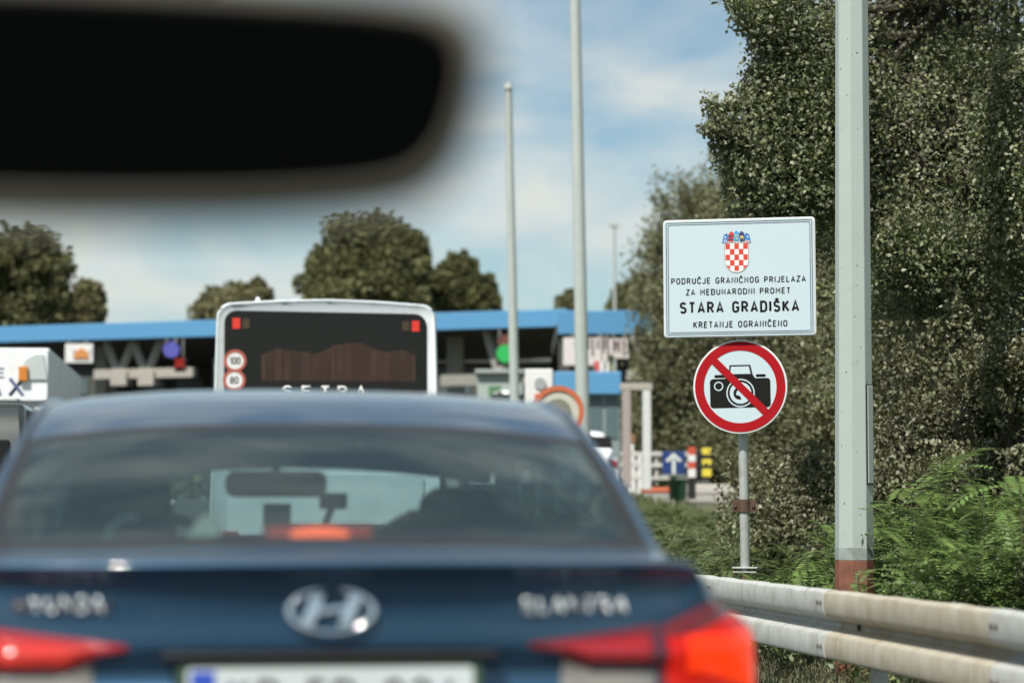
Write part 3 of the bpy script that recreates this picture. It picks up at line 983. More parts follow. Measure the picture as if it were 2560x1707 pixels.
def build_van():
    d = 21.
    root = thing('dark_van', 'dark van roof low at the left edge, below the white box truck', 'van', at(-30, d), 0)
    def q(x, y): return into(root, D(x, y, d))
    xr = q(80, 960).x
    zt = q(20, 919).z
    w_ = 1.9
    xc = xr - w_ / 2
    prof = [(-.0, .45), (0, 1.05), (.12, 1.75), (.35, zt), (2.6, zt + .01), (3.3, zt - .25), (3.9, 1.15), (4.6, .95), (4.75, .5)]
    v, f = [], []
    for (sx, ins) in ((-1, 0), (1, 0)):
        for y, z in prof:
            k = .12 * max(0, (z - 1.1)) / .9
            v.append((xc + sx * (w_ / 2 - k), y, z))
    n = len(prof)
    f.append(tuple(range(n)))
    f.append(tuple(range(2 * n - 1, n - 1, -1)))
    f += [(i, (i + 1) % n, n + (i + 1) % n, n + i) for i in range(n)]
    MB().add(v, f).build('body', 'van_dark', root, bevel=.06, seg=3, smooth=True)
    MB().box((xc, .055, 1.42), (1.45, .06, .55), Matrix.Rotation(R(-10), 3, 'X')).build('rear_window', 'bus_glass', root, bevel=.02)
    MB().box((xc, 1.5, zt + .03), (1.5, 1.9, .03)).build('roof_rack', 'galv', root, bevel=.008)
    for s in (-1, 1):
        MB().box((xc + s * .78, -.01, 1.05), (.14, .05, .45)).build('tail_lamp', 'red_lens', root, bevel=.015)
        for y in (.9, 3.8):
            MB().cyl((xc + s * .72, y, .33), (xc + s * .93, y, .33), .33, .33, 28).build('wheel', 'darkrubber', root, smooth=True)
build_van()

# ================================================================== SIGNS ON THE POST
def build_signs():
    d = 15.9
    post_r = .031
    top, bot = D(1697, 520, d), D(1712, 1312, d)
    base = Vector((bot.x + .004, bot.y, 0))
    ax = (top - bot).normalized()
    root = thing('sign_post', 'thin grey steel post with rusty clamp carrying the border signs', 'post', base)
    R2 = -R(17.8)
    rt = root.rotation_euler.to_matrix()
    lean = math.atan2((top - bot).dot(RX), (top.z - bot.z))
    def along(y):   # local point of post axis at photo height y
        z = D(1705, y, d).z
        p = bot + (top - bot) * ((z - bot.z) / (top.z - bot.z))
        return p - base
    foot = along(1312)
    lowp = bot + (top - bot) * ((0 - bot.z) / (top.z - bot.z)) - base
    MB().cyl(lowp, along(560), post_r, post_r, 20).build('pole', 'galv', root, smooth=True)
    RM = Matrix.Rotation(R2, 3, 'Z')
    # rusty clamp
    c = along(1161)
    cl = MB()
    cl.cyl(c + Vector((0, 0, -.042)), c + Vector((0, 0, .042)), post_r + .008, post_r + .008, 20)
    cl.box(c + RM @ Vector((-.055, 0, 0)), (.05, .014, .080), RM)
    cl.box(c + RM @ Vector((.055, 0, 0)), (.05, .014, .080), RM)
    clamp = cl.build('clamp', 'rust', root, bevel=.003)
    bl = MB()
    for s in (-1, 1):
        bl.cyl(c + RM @ Vector((s * .06, -.02, 0)), c + RM @ Vector((s * .06, .02, 0)), .012, .012, 6)
    bl.cyl(c + RM @ Vector((-.08, 0, .0)), c + RM @ Vector((.08, 0, .0)), .004, .004, 6)
    bl.build('clamp_bolt', 'rust', clamp)
    # sleeve collar at the foot: two pale plates with a dark gap
    c = along(1308)
    fl = MB()
    fl.box(c + Vector((0, 0, .014)), (.165, .10, .010), RM)
    fl.box(c + Vector((0, 0, -.014)), (.15, .09, .008), RM)
    flange = fl.build('flange_plate', 'galv', root, bevel=.002)
    MB().cyl(lowp + Vector((0, 0, -.02)), c + Vector((0, 0, -.02)), .034, .034, 16).build('sleeve', 'rust', root, smooth=True)
    bo = MB()
    for s in (-1, 1):
        bo.cyl(c + RM @ Vector((s * .062, -.03, -.03)), c + RM @ Vector((s * .062, -.03, .03)), .009, .009, 6)
    bo.build('flange_bolt', 'rust', flange)

    # ---------------- rectangular border sign
    ctr = D(1697.5, 637.5, d - .08)
    sg = thing('border_sign', 'white rectangular sign with a chequered coat of arms above four lines of black lettering', 'sign', ctr)
    sg.rotation_euler = (0, R(-.25), R2)
    sg.rotation_mode = 'XYZ'
    W, H = .985, .765
    MB().prism(rrect(W, H, .022), 0, .012).build('sign_plate', 'sign_white', sg, bevel=.0015)
    MB().prism(rrect(W + .012, H + .012, .026), .004, .020).build('sign_rim', 'white_flat', sg, bevel=.003)
    def frame(k, wd, mat, name):
        a = rrect(W - 2 * k, H - 2 * k, .012, 3)
        b = rrect(W - 2 * k - 2 * wd, H - 2 * k - 2 * wd, .009, 3)
        n = len(a)
        v = [(p[0], y, p[1]) for y in (-.0012, .001) for q in (a, b) for p in q]
        f = []
        for i in range(n):
            j = (i + 1) % n
            f += [(i, j, n + j, n + i), (2 * n + i, 3 * n + i, 3 * n + j, 2 * n + j), (i, 2 * n + i, 2 * n + j, j), (n + i, n + j, 3 * n + j, 3 * n + i)]
        MB().add(v, f).build(name, mat, sg)
    frame(.013, .0042, 'sign_black', 'border_line')
    frame(.0255, .0045, 'sign_blue', 'border_line')
    for s, w_, h_, z, x, b in (('PODRUČJE GRANIČNOG PRIJELAZA', .882, .041, -.016, -.006, .17), ('ZA MEĐUNARODNI PROMET', .684, .041, -.0905, -.008, .17),
                               ('STARA GRADIŠKA', .782, .077, -.192, -.001, .185), ('KRETANJE OGRANIČENO', .615, .043, -.305, .004, .17)):
        text(s, sg, 'lettering', 'sign_black', w_, h_, (x, -.0006, z), .0007, bold=b, gap=.22)
    # coat of arms
    cr = MB().prism([(-.078, .229), (.078, .229)] + [(.078 * math.cos(R(a)), .115 - .082 * math.sin(R(a))) for a in range(0, 181, 10)], -.0018, .001)
    arms = cr.build('coat_of_arms', 'white_flat', sg)
    arms.location = (-.014, 0, 0)
    sq = .0292
    rd = MB()
    for i in range(5):
        for j in range(5):
            if (i + j) % 2 == 0:
                xa, za = -2.5 * sq + i * sq, .224 - j * (sq * 1.24)
                p = [(xa, za), (xa + sq, za), (xa + sq, za - sq * 1.24), (xa, za - sq * 1.24)]
                if j == 4 and i in (0, 4):
                    p = [(xa + .004, za), (xa + sq, za), (xa + sq, za - .026)] if i == 0 else [(xa, za), (xa + sq - .004, za), (xa, za - .026)]
                if j == 4 and i == 2:
                    p[2] = (xa + sq, za - .034); p[3] = (xa, za - .034)
                rd.prism(p, -.0028, -.0010)
    rd.build('red_chequers', 'crest_red', arms)
    ol = MB()
    pts = [(-.078, .229)] + [(-.078 * math.cos(R(a)), .115 - .082 * math.sin(R(a))) for a in range(0, 181, 10)] + [(.078, .229)]
    for a, b in zip(pts, pts[1:] + pts[:1]):
        dx, dz = b[0] - a[0], b[1] - a[1]
        l = math.hypot(dx, dz)
        nx, nz = -dz / l * .0012, dx / l * .0012
        ol.prism([(a[0] + nx, a[1] + nz), (b[0] + nx, b[1] + nz), (b[0] - nx, b[1] - nz), (a[0] - nx, a[1] - nz)], -.003, -.0008)
    ol.build('shield_outline', pm('crest_outline', (.30, .12, .08), .6), arms)
    for i, col in enumerate(('crest_blue', 'crest_red', 'crest_sky', 'sign_blue', 'crest_blue')):
        a = (i - 2)
        x = a * .0365
        z = .268 - .004 * a * a
        ang = -a * R(7)
        base_p = [(-.017, .026), (0, .043), (.017, .026), (.0165, -.026), (-.0165, -.026)]
        p = [(x + px * math.cos(ang) + pz * math.sin(ang), z + pz * math.cos(ang) - px * math.sin(ang)) for px, pz in base_p]
        cs = MB().prism(p, -.0022 - .0002 * i, .001).build('crown_shield', col, arms)
        mk = MB()
        if i == 0:
            mk.ring(.010, .006, -.0036, -.002, 16, x, z - .012)
            mk.cyl((x, -.0036, z + .014), (x, -.002, z + .014), .006, .006, 6)
            mk.build('star_and_moon', 'white_flat', cs)
        elif i == 1:
            for k in (-.012, .010):
                mk.box((x, -.003, z + k), (.033, .0015, .009))
            mk.build('dark_bar', 'sign_blue', cs)
        elif i == 2:
            for dx, dz in ((-.007, .008), (.007, .008), (0, -.010)):
                mk.cyl((x + dx, -.0036, z + dz), (x + dx, -.002, z + dz), .005, .005, 8)
            mk.build('gold_heads', 'crest_yellow', cs)
        elif i == 3:
            mk.prism([(x - .009, z - .016), (x - .005, z - .004), (x + .004, z - .004), (x + .007, z - .016), (x + .010, z - .004), (x + .006, z + .012), (x - .004, z + .006), (x - .010, z + .012)], -.0040, -.0024)
            mk.build('gold_goat', 'crest_yellow', cs)
        else:
            mk.prism([(x - .018, z - .006), (x + .016, z - .012), (x + .014, z - .026), (x - .016, z - .020)], -.0042, -.0026)
            mk.cyl((x, -.0042, z + .014), (x, -.0026, z + .014), .006, .006, 6)
            mk.build('white_band', 'white_flat', cs)
            MB().prism([(x - .016, z - .010), (x + .015, z - .016), (x + .0145, z - .021), (x - .016, z - .015)], -.0050, -.0040).build('red_band', 'crest_red', cs)

    # ---------------- round no-photography sign
    ctr = D(1700, 888, d - .08)
    sg = thing('prohibition_sign', 'round red ringed sign with a crossed out black camera below the rectangular sign', 'sign', ctr)
    sg.rotation_euler = (0, R(-.8), R2)
    sx = .97
    sg.scale = (1.02, 1, 1.02)
    MB().cyl((0, 0, 0), (0, .014, 0), .302, .302, 72).build('sign_disc', 'white_flat', sg, smooth=True, bevel=.003)
    MB().cyl((0, -.0006, 0), (0, .004, 0), .294, .294, 72).build('sign_face', 'sign_white', sg)
    cm = MB()
    cm.prism(rrect(.388, .188, .022, 5, 0, -.041), -.0014, .001)
    hump = [(-.098, .050), (-.078, .079), (-.072, .079), (-.066, .140), (.068, .140), (.082, .078), (.094, .058), (.104, .050)]
    cm.prism(hump, -.0014, .001)
    cm.prism(rrect(.072, .020, .008, 4, -.128, .069), -.0014, .001)
    cm.prism(rrect(.064, .018, .008, 4, .134, .069), -.0014, .001)
    pic = cm.build('camera_pictogram', 'sign_black', sg)
    wm = MB()
    wm.prism([(-.062, .082), (-.056, .130), (.058, .130), (.069, .082)], -.0024, -.0012)
    wm.build('finder_window', 'sign_white', pic)
    wm = MB()
    wm.ring(.030, .0225, -.0024, -.0012, 32, -.138, .006)
    wm.ring(.091, .083, -.0024, -.0012, 48, .002, -.040)
    wm.ring(.069, .0, -.0024, -.0012, 48, .002, -.040)
    wm.build('lens_rings', 'sign_white', pic)
    wm = MB()
    wm.ring(.040, .022, -.0034, -.0022, 24, -.004, -.042, 1., R(70), R(285))
    wm.cyl((-.014, -.0034, -.066), (-.014, -.0022, -.066), .012, .012, 16)
    wm.ring(.034, .026, -.0034, -.0022, 16, .012, -.036, 1., R(-60), R(60))
    wm.build('aperture_mark', 'sign_black', pic)
    MB().ring(.290, .233, -.0030, .001, 72).build('red_ring', 'sign_red', sg)
    c, s = math.cos(R(-46)), math.sin(R(-46))
    L_, w_ = .240, .0245
    MB().prism([(c * -L_ - s * w_, s * -L_ + c * w_), (c * L_ - s * w_, s * L_ + c * w_), (c * L_ + s * w_, s * L_ - c * w_), (c * -L_ + s * w_, s * -L_ - c * w_)], -.0042, -.001).build('red_bar', 'sign_red', sg)
build_signs()

# ================================================================== LAMP POST (octagonal, near)
def build_lamp_post():
    d = 14.0
    b = D(1963, 1350, d)
    root = thing('street_lamp', 'grey green octagonal lamp post with a rust red base beside the border sign', 'lamp post', (b.x, b.y, 0))
    def wd(y, x0, x1): return (x1 - x0) * K / F * d
    zs = D(1963, 1286, d).z
    r0 = wd(0, 1918, 2006) / 2 * 1.02
    z1 = D(1963, 0, d).z
    r1 = wd(0, 1929, 2004) / 2 * 1.02
    slope = (r1 - r0) / (z1 - zs)
    H = 9.5
    cxy = D(1966.5, 0, d) - D(1962, 1286, d)
    lean = Vector((cxy.x, cxy.y, 0)) / (z1 - zs)
    ph = R(-20.9)
    def ctr(z): return Vector((lean.x * (z - zs), lean.y * (z - zs), z)) if False else Vector((RX.x, RX.y, 0)) * (.0045 * (z - zs)) + Vector((0, 0, z))
    MB().cyl(ctr(zs), ctr(H), r0, r0 + slope * (H - zs), 8, ph=ph).build('shaft', 'pole', root, bevel=.004)
    MB().cyl(ctr(-.2), ctr(zs), r0 * 1.022, r0 * 1.004, 8, ph=ph).build('base', 'oxide', root, bevel=.004)
    MB().cyl(ctr(zs + .0), ctr(zs + .075), r0 * 1.006, r0 * 1.005, 8, ph=ph).build('worn_band', pm('worn_pole_paint', (.25, .29, .27), .8, var=.25, scale=25, dirt=(.16, .15, .13), dscale=12), root, bevel=.003)
    # access door on the right hand facet
    z0, z2 = D(1963, 1110, d).z, D(1963, 885, d).z
    # facet directions at ph + 22.5 + 45 k; choose the one that looks right and a little to the camera
    best, bd = None, -9
    want = (RX * .86 - Vector((math.sin(YAW), math.cos(YAW), 0)) * .5).normalized()
    for k in range(8):
        q = ph + R(22.5) + k * R(45)
        n = Vector((math.cos(q), math.sin(q), 0))
        if n.dot(want) > bd:
            best, bd = n, n.dot(want)
    n = best
    t = Vector((-n.y, n.x, 0))
    ap = r0 * math.cos(R(22.5))
    c = ctr((z0 + z2) / 2)
    Rm = Matrix((t, n, Vector((0, 0, 1)))).transposed()
    dr = MB().box(c + n * (ap + .002), (.062, .012, z2 - z0), Rm).build('access_door', 'pole', root, bevel=.004)
    MB().box(c + n * (ap - .002), (.074, .012, z2 - z0 + .014), Rm).build('door_gap', 'black', dr)
    MB().tube([ctr(H), ctr(H) + Vector((-.3, 0, .25)), ctr(H) + Vector((-1.4, 0, .4))], .04).build('lamp_arm', 'pole', root, smooth=True)
    MB().box(ctr(H) + Vector((-1.7, 0, .38)), (.65, .26, .12)).build('lamp_head', 'alu', root, bevel=.04)
    # chipped paint spots on the two facets that face the road
    rc = random.Random(4)
    for k in range(8):
        q = ph + R(22.5) + k * R(45)
        n = Vector((math.cos(q), math.sin(q), 0))
        if n.dot((CAM - b).normalized()) < .35:
            continue
        t = Vector((-n.y, n.x, 0))
        for i in range(9):
            z = rc.uniform(zs + .12, z1)
            r_ = r0 + slope * (z - zs)
            c = ctr(z) + n * (r_ * math.cos(R(22.5)) + .0002) + t * rc.uniform(-.03, .03)
            w_, h_ = rc.uniform(.003, .007), rc.uniform(.003, .012)
            MB().box(c, (w_, .0016, h_), Matrix((t, n, Vector((0, 0, 1)))).transposed()).build('paint_chip', 'rust', root)
    return root
build_lamp_post()

# ================================================================== GUARDRAIL
def build_rail():
    X = 2.69
    root = thing('guardrail', 'weathered steel crash barrier along the right verge in front of the signs', 'guardrail', (X, 6, 0))
    prof = [(.055, .152), (.022, .156), (.002, .153), (-.011, .143), (-.016, .128), (-.016, .060), (-.009, .044), (.044, .021), (.066, .011), (.070, 0)]
    prof = [(x, z) for x, z in prof] + [(x, -z) for x, z in prof[-2::-1]]
    def zt(Y): return .765 - .0065 * (Y - 8) + (.0065 * 12.0 if False else 0) - .155
    pale = pm('galvanised_rail', (.46, .47, .44), .62, var=.12, scale=9, dirt=(.30, .29, .25), dscale=7)
    stain = pm('ochre_stained_rail', (.45, .425, .34), .68, var=.12, scale=9, dirt=(.28, .22, .13), dscale=5, dpos=(.42, .8))
    # vertical streaks on the stained one
    for m_ in (stain, pale):
        t = m_.node_tree
        b = t.nodes['Principled BSDF']
        src = b.inputs['Base Color'].links[0].from_socket
        co = [n for n in t.nodes if n.type == 'TEX_COORD'][0]
        mp_ = N(t, 'ShaderNodeMapping')
        mp_.inputs['Scale'].default_value = (1, 28, .8)
        ns = N(t, 'ShaderNodeTexNoise')
        ns.inputs['Scale'].default_value = 1.6
        ns.inputs['Detail'].default_value = 4
        mr = N(t, 'ShaderNodeMapRange')
        mr.inputs['From Min'].default_value = .5
        mr.inputs['From Max'].default_value = .8
        mr.inputs['To Max'].default_value = .75
        mm = N(t, 'ShaderNodeMixRGB')
        mm.inputs['Color2'].default_value = (.25, .20, .13, 1) if m_ is stain else (.28, .27, .23, 1)
        t.links.new(co.outputs['Object'], mp_.inputs['Vector'])
        t.links.new(mp_.outputs['Vector'], ns.inputs['Vector'])
        t.links.new(ns.outputs['Fac'], mr.inputs['Value'])
        t.links.new(mr.outputs['Result'], mm.inputs['Fac'])
        t.links.new(src, mm.inputs['Color1'])
        t.links.new(mm.outputs['Color'], b.inputs['Base Color'])
    brk = [-3.0, .79, 3.28, 5.77, 8.26, 10.75, 13.24, 15.73, 18.22, 20.71, 23.2, 25.7, 28.2]
    rnd = random.Random(5)
    for i in range(len(brk) - 1):
        y0, y1 = brk[i] - .12, brk[i + 1] + .0
        over = .0 if i % 2 == 0 else -.004
        mat = stain if abs(brk[i] - 8.26) < .1 else pale
        n = 16
        v, f = [], []
        m = len(prof)
        for sh in (0, .004):
            for k in range(n + 1):
                Y = y0 + (y1 - y0) * k / n
                wob = .0022 * math.sin(Y * 9 + i) + .0016 * math.sin(Y * 23)
                for x, z in prof:
                    v.append((x + over + sh + wob * (1 if z > .08 else .3), Y - 6, zt(Y) + z + (wob * .7 if z > .12 else 0)))
        for sh in range(2):
            o_ = sh * (n + 1) * m
            for k in range(n):
                for j in range(m - 1):
                    f.append((o_ + k * m + j, o_ + k * m + j + 1, o_ + (k + 1) * m + j + 1, o_ + (k + 1) * m + j))
        o_ = (n + 1) * m
        for k in range(n):
            for j in (0, m - 1):
                f.append((k * m + j, (k + 1) * m + j, o_ + (k + 1) * m + j, o_ + k * m + j))
        for k in (0, n):
            for j in range(m - 1):
                f.append((k * m + j, o_ + k * m + j, o_ + k * m + j + 1, k * m + j + 1))
        rail = MB().add(v, f).build('rail_section', mat, root, smooth=True, angle=32)
        if mat is stain:
            rail['label'] = 'rail section stained ochre'
        for dy in (-.075, -.02):
            for z in (.098, -.098):
                Y = brk[i + 1] + dy if i else brk[i + 1] + dy
                MB().cyl((-.026, Y - 6, zt(Y) + z), (-.014, Y - 6, zt(Y) + z), .009, .015, 10).build('rail_bolt', 'bolt', rail, smooth=True)
    k = 0
    Y = 1.55 - 4.38
    while Y < 28:
        p = MB()
        p.box((.125, Y - 6, (zt(Y) + .14) / 2 - .1), (.006, .10, zt(Y) + .14 + .2))
        p.box((.150, Y - 6 - .047, (zt(Y) + .14) / 2 - .1), (.045, .006, zt(Y) + .14 + .2))
        p.box((.150, Y - 6 + .047, (zt(Y) + .14) / 2 - .1), (.045, .006, zt(Y) + .14 + .2))
        post = p.build('post', 'galv', root)
        MB().box((.092, Y - 6, zt(Y)), (.058, .08, .12)).build('spacer', 'galv', post, bevel=.006)
        MB().cyl((.050, Y - 6, zt(Y)), (.062, Y - 6, zt(Y)), .012, .016, 8).build('post_bolt', 'rust', post)
        Y += 4.38
build_rail()

# ================================================================== VEGETATION
rng = np.random.default_rng(11)
def unit(a):
    return a / (np.linalg.norm(a, axis=1, keepdims=True) + 1e-9)
def leaf_quads(P, size, rng, up=.4, asp=.62, out=None):
    n = len(P)
    nrm = rng.normal(size=(n, 3))
    nrm = unit(nrm)
    nrm[:, 2] += up
    if out is not None:
        nrm += out * .5
    nrm = unit(nrm)
    tan = unit(np.cross(nrm, rng.normal(size=(n, 3))))
    bi = np.cross(nrm, tan)
    s = size * rng.uniform(.6, 1.35, size=(n, 1))
    a = P - tan * s * .5
    c = P + tan * s * .5
    b = P + bi * s * asp * .5 + nrm * s * .10 - tan * s * .08
    e = P - bi * s * asp * .5 + nrm * s * .10 - tan * s * .08
    V = np.stack([a, b, c, e], 1).reshape(-1, 3)
    Fq = np.arange(4 * n).reshape(n, 4)
    return V, Fq
M['leaf_poplar'] = leaf_mat('poplar_leaves', (.158, .178, .074), (.235, .25, .155), .55, .32)
M['leaf_shrub'] = leaf_mat('shrub_leaves', (.115, .120, .056), (.20, .205, .12), .5, .3)
M['leaf_olive'] = leaf_mat('olive_tree_leaves', (.175, .18, .085), (.20, .205, .115), .7, .4)
M['leaf_far'] = leaf_mat('far_tree_leaves', (.150, .160, .066), (.18, .19, .085), .8, .4)
M['leaf_far_pale'] = leaf_mat('far_pale_tree_leaves', (.20, .195, .095), (.22, .215, .11), .8, .4)
M['leaf_pinnate'] = leaf_mat('pinnate_leaves', (.125, .190, .050), (.15, .20, .07), .45, .32)
M['leaf_pinnate_dull'] = leaf_mat('dull_pinnate_leaves', (.095, .125, .040), (.11, .135, .055), .5, .3)
M['grass'] = leaf_mat('verge_grass', (.19, .20, .11), (.21, .22, .13), .6, .3)
M['grass_far'] = leaf_mat('bank_grass', (.12, .15, .05), (.14, .16, .06), .6, .25)

def blob_points(c, r, nclump, per, cr, rng, shell=.55, zmin=None):
    """clump centres through an ellipsoid, biased to its outside, then leaves round each"""
    c, r = np.array(c), np.array(r)
    dirs = unit(rng.normal(size=(nclump, 3)))
    rad = rng.uniform(0, 1, size=(nclump, 1)) ** (1 / 3)
    rad = shell + (1 - shell) * rad if shell else rad
    lump = 1 + .16 * np.sin(dirs[:, :1] * 5 + 1.3) * np.cos(dirs[:, 1:2] * 4 + dirs[:, 2:3] * 5)
    cc = c + dirs * r * rad * lump
    k = np.repeat(np.arange(nclump), rng.integers(int(per * .5), int(per * 1.5), size=nclump))
    sz = rng.uniform(.45, 1.55, size=(nclump, 1)) * cr
    P = cc[k] + np.clip(rng.normal(size=(len(k), 3)), -1.7, 1.7) * sz[k] * np.array([1, 1, .75])
    if zmin is not None:
        P = P[P[:, 2] > zmin]
    return P, cc
def tree(name, label, cat, base, blobs, leaf, mat, trunk_r, trunk_h, seed, group=None, extra=None, up=.4, limbs=9, lean=(0, 0), sprigs=.7):
    """blobs: (centre offset, radii, clumps, leaves per clump, clump radius)"""
    rg = np.random.default_rng(seed)
    root = thing(name, label, cat, base, 0, group)
    Ps, cs = [], []
    nspr = sprigs
    for c, r, nc, per, cr in blobs:
        P, cc = blob_points(c, r, nc, per, cr, rg, zmin=.05)
        Ps.append(P)
        cs.append(cc)
        m = int(nc * nspr)
        if m:
            dr = unit(rg.normal(size=(m, 3)))
            dr[:, 2] = np.abs(dr[:, 2] + .15)
            st = np.array(c) + dr * np.array(r) * rg.uniform(.9, 1.06, (m, 1))
            axd = unit(dr + np.array([0, 0, .55]) + rg.normal(size=(m, 3)) * .35)
            ln = min(r) * rg.uniform(.12, .32, m)
            kk = np.repeat(np.arange(m), max(8, per // 7))
            tt = rg.uniform(0, 1, len(kk))
            Q = st[kk] + axd[kk] * (tt * ln[kk])[:, None] + np.clip(rg.normal(size=(len(kk), 3)), -1.5, 1.5) * (cr * .22 * (1.15 - tt))[:, None]
            Ps.append(Q[Q[:, 2] > .05])
    mb = MB()
    th = trunk_h
    tp = [Vector((lean[0] * k, lean[1] * k, th * k)) + Vector((math.sin(k * 5 + seed) * .04 * th / 3, math.cos(k * 4 + seed) * .04 * th / 3, 0)) * (1 if k > 0 else 0) for k in (0, .2, .4, .6, .8, 1)]
    mb.tube(tp, [trunk_r * 1.25, trunk_r, trunk_r * .85, trunk_r * .7, trunk_r * .5, trunk_r * .25], 10)
    cc = np.concatenate(cs)
    ends = list(cc[rg.choice(len(cc), size=min(limbs, len(cc)), replace=False)])
    if extra:
        for p, nl, cr in extra:
            q = np.array(p)
            Ps.append(q + np.clip(rg.normal(size=(int(nl * (.75 if nl <= 320 else 1.4)), 3)) * .8, -1.3, 1.3) * np.array(cr))
            ends.append(q)
    for e in ends:
        e = Vector(e)
        k = rg.uniform(.25, .9)
        s = tp[0].lerp(tp[-1], k)
        mid = s.lerp(e, .5) + Vector((0, 0, -.03 * (e - s).length))
        rr = trunk_r * (.45 - .25 * k)
        mb.tube([s, s.lerp(mid, .6), mid, mid.lerp(e, .6), e], [rr, rr * .8, rr * .6, rr * .4, rr * .15], 6)
    mb.build('trunk', 'bark', root, smooth=True)
    P = np.concatenate(Ps)
    V, Fq = leaf_quads(P, leaf, rg, up)
    raw('crown', V, Fq, mat, root)
    return root

# near white poplar, upper right
b = Vector((5.75, 17.9, 0))
def rel(x, y, d): return D(x, y, d) - b
ex = []
for x, y, d, n, cr in ((1630, 234, 17.2, 150, (.05, .06, .05)), (1642, 258, 17.2, 220, (.06, .09, .05)), (1655, 275, 17.2, 240, (.07, .09, .05)), (1626, 297, 17.1, 130, (.06, .06, .022)), (1650, 303, 17.1, 240, (.08, .08, .03)),
                       (1676, 312, 17.2, 520, (.11, .12, .06)), (1668, 282, 17.2, 200, (.09, .1, .025)), (1668, 246, 17.2, 160, (.08, .06, .025)), (1700, 240, 17.2, 240, (.10, .1, .03)), (1725, 226, 17.3, 500, (.12, .14, .06)), (1748, 195, 17.3, 400, (.09, .1, .07)),
                       (1690, 350, 17.3, 900, (.12, .14, .10)), (1745, 310, 17.3, 1300, (.17, .2, .17)), (1728, 380, 17.3, 1100, (.14, .2, .12)), (1688, 372, 17.3, 160, (.07, .08, .03)), (1700, 330, 17.2, 300, (.10, .1, .04)),
                       (1672, -6, 17.0, 200, (.08, .1, .03)), (1700, 8, 17.0, 260, (.07, .1, .04)), (1716, 30, 17.1, 320, (.08, .1, .05)), (1735, 52, 17.1, 500, (.10, .12, .07)), (1755, 78, 17.1, 420, (.08, .1, .06)), (1768, 100, 17.1, 260, (.06, .1, .04)),
                       (1764, 120, 17.1, 120, (.05, .05, .022)), (1785, 60, 17.2, 1500, (.15, .2, .16)), (1760, 10, 17.2, 1100, (.18, .2, .12)), (1800, 150, 17.3, 1500, (.13, .2, .2)), (1850, 60, 17.3, 1900, (.25, .25, .25)), (1830, 240, 17.3, 2200, (.28, .25, .25)),
                       (1780, 220, 17.3, 1300, (.16, .2, .14)), (1745, 165, 17.3, 130, (.06, .06, .03)),
                       (1725, 430, 17.4, 1100, (.14, .14, .12)), (1790, 380, 17.3, 2200, (.28, .25, .24)), (1760, 470, 17.6, 1100, (.2, .2, .15)), (1850, 330, 17.3, 2200, (.28, .25, .28)), (1850, 450, 17.4, 2200, (.28, .25, .28)), (1800, 480, 17.5, 1500, (.25, .25, .2)), (1880, 170, 17.3, 2200, (.28, .25, .28))):
    ex.append((tuple(rel(x, y, d)), n, cr))
tree('poplar_tree', 'tall dense poplar with small pale glinting leaves behind the lamp post', 'tree', b,
     [((.72, -.2, 6.0), (1.95, 1.9, 3.5), 250, 900, .23), ((-.38, -.6, 3.5), (1.0, 1.0, 1.0), 70, 800, .16), ((-.22, -.3, 6.0), (1.1, 1.0, .9), 70, 700, .17)], .036, 'leaf_poplar', .17, 8.2, 3, extra=ex, up=.35, limbs=26)
# right edge companion
tree('poplar_tree', 'poplar crown with grey leaves and bare dark stem at the right edge', 'tree', Vector((7.4, 20.5, 0)),
     [((0, 0, 4.8), (2.4, 1.8, 3.6), 200, 560, .27), ((-1.2, -.8, 2.6), (1.2, .8, 1.1), 60, 480, .2)], .044, 'leaf_poplar', .16, 7.5, 4, up=.35, limbs=16)
# rounded trees and shrubs behind the signs
G1 = 'trees and shrubs behind the border signs'
tree('bush', 'broad pale leaved bush between the lamp post and the right edge', 'bush', Vector((5.55, 16.7, 0)),
     [((0, 0, 1.25), (.95, .7, 1.2), 80, 620, .16), ((.9, .1, 1.35), (.8, .7, 1.3), 60, 520, .16), ((-.5, .3, .9), (.6, .5, .85), 36, 420, .13)], .038, 'leaf_shrub', .06, 2.2, 5, G1)
tree('bush', 'grey green bush directly behind the round prohibition sign', 'bush', Vector((6.95, 25.5, 0)),
     [((0, 0, 1.75), (1.3, 1.2, 1.85), 120, 480, .22), ((.3, -.3, .8), (1.2, .8, .9), 60, 400, .17)], .05, 'leaf_olive', .07, 2.6, 6, G1)
tree('bush', 'low sunlit bush at the foot of the poplar behind the lamp post', 'bush', Vector((4.75, 18.6, 0)),
     [((0, 0, .75), (.72, .6, .78), 80, 330, .12)], .038, 'leaf_shrub', .04, 1.0, 7, G1)
tree('olive_green_tree', 'rounded olive green tree rising behind the rectangular border sign', 'tree', Vector((7.95, 31.5, ground(31.5))),
     [((0, 0, 3.75), (1.75, 1.7, 1.85), 150, 420, .28), ((.7, 0, 1.6), (1.2, 1.2, 1.6), 70, 380, .24)], .064, 'leaf_olive', .12, 4.6, 8, G1)
tree('olive_green_tree', 'blurred tree left of the rectangular border sign, beyond the bushes', 'tree', Vector((13.35, 63, ground(63))),
     [((.25, 0, 5.3), (2.3, 2.4, 3.2), 170, 420, .42), ((-.35, 0, 2.6), (2.2, 2.2, 2.6), 130, 380, .4), ((3.5, 0, 3.2), (2.5, 2.2, 3.2), 110, 380, .42)], .11, 'leaf_olive', .16, 6.0, 9, G1)

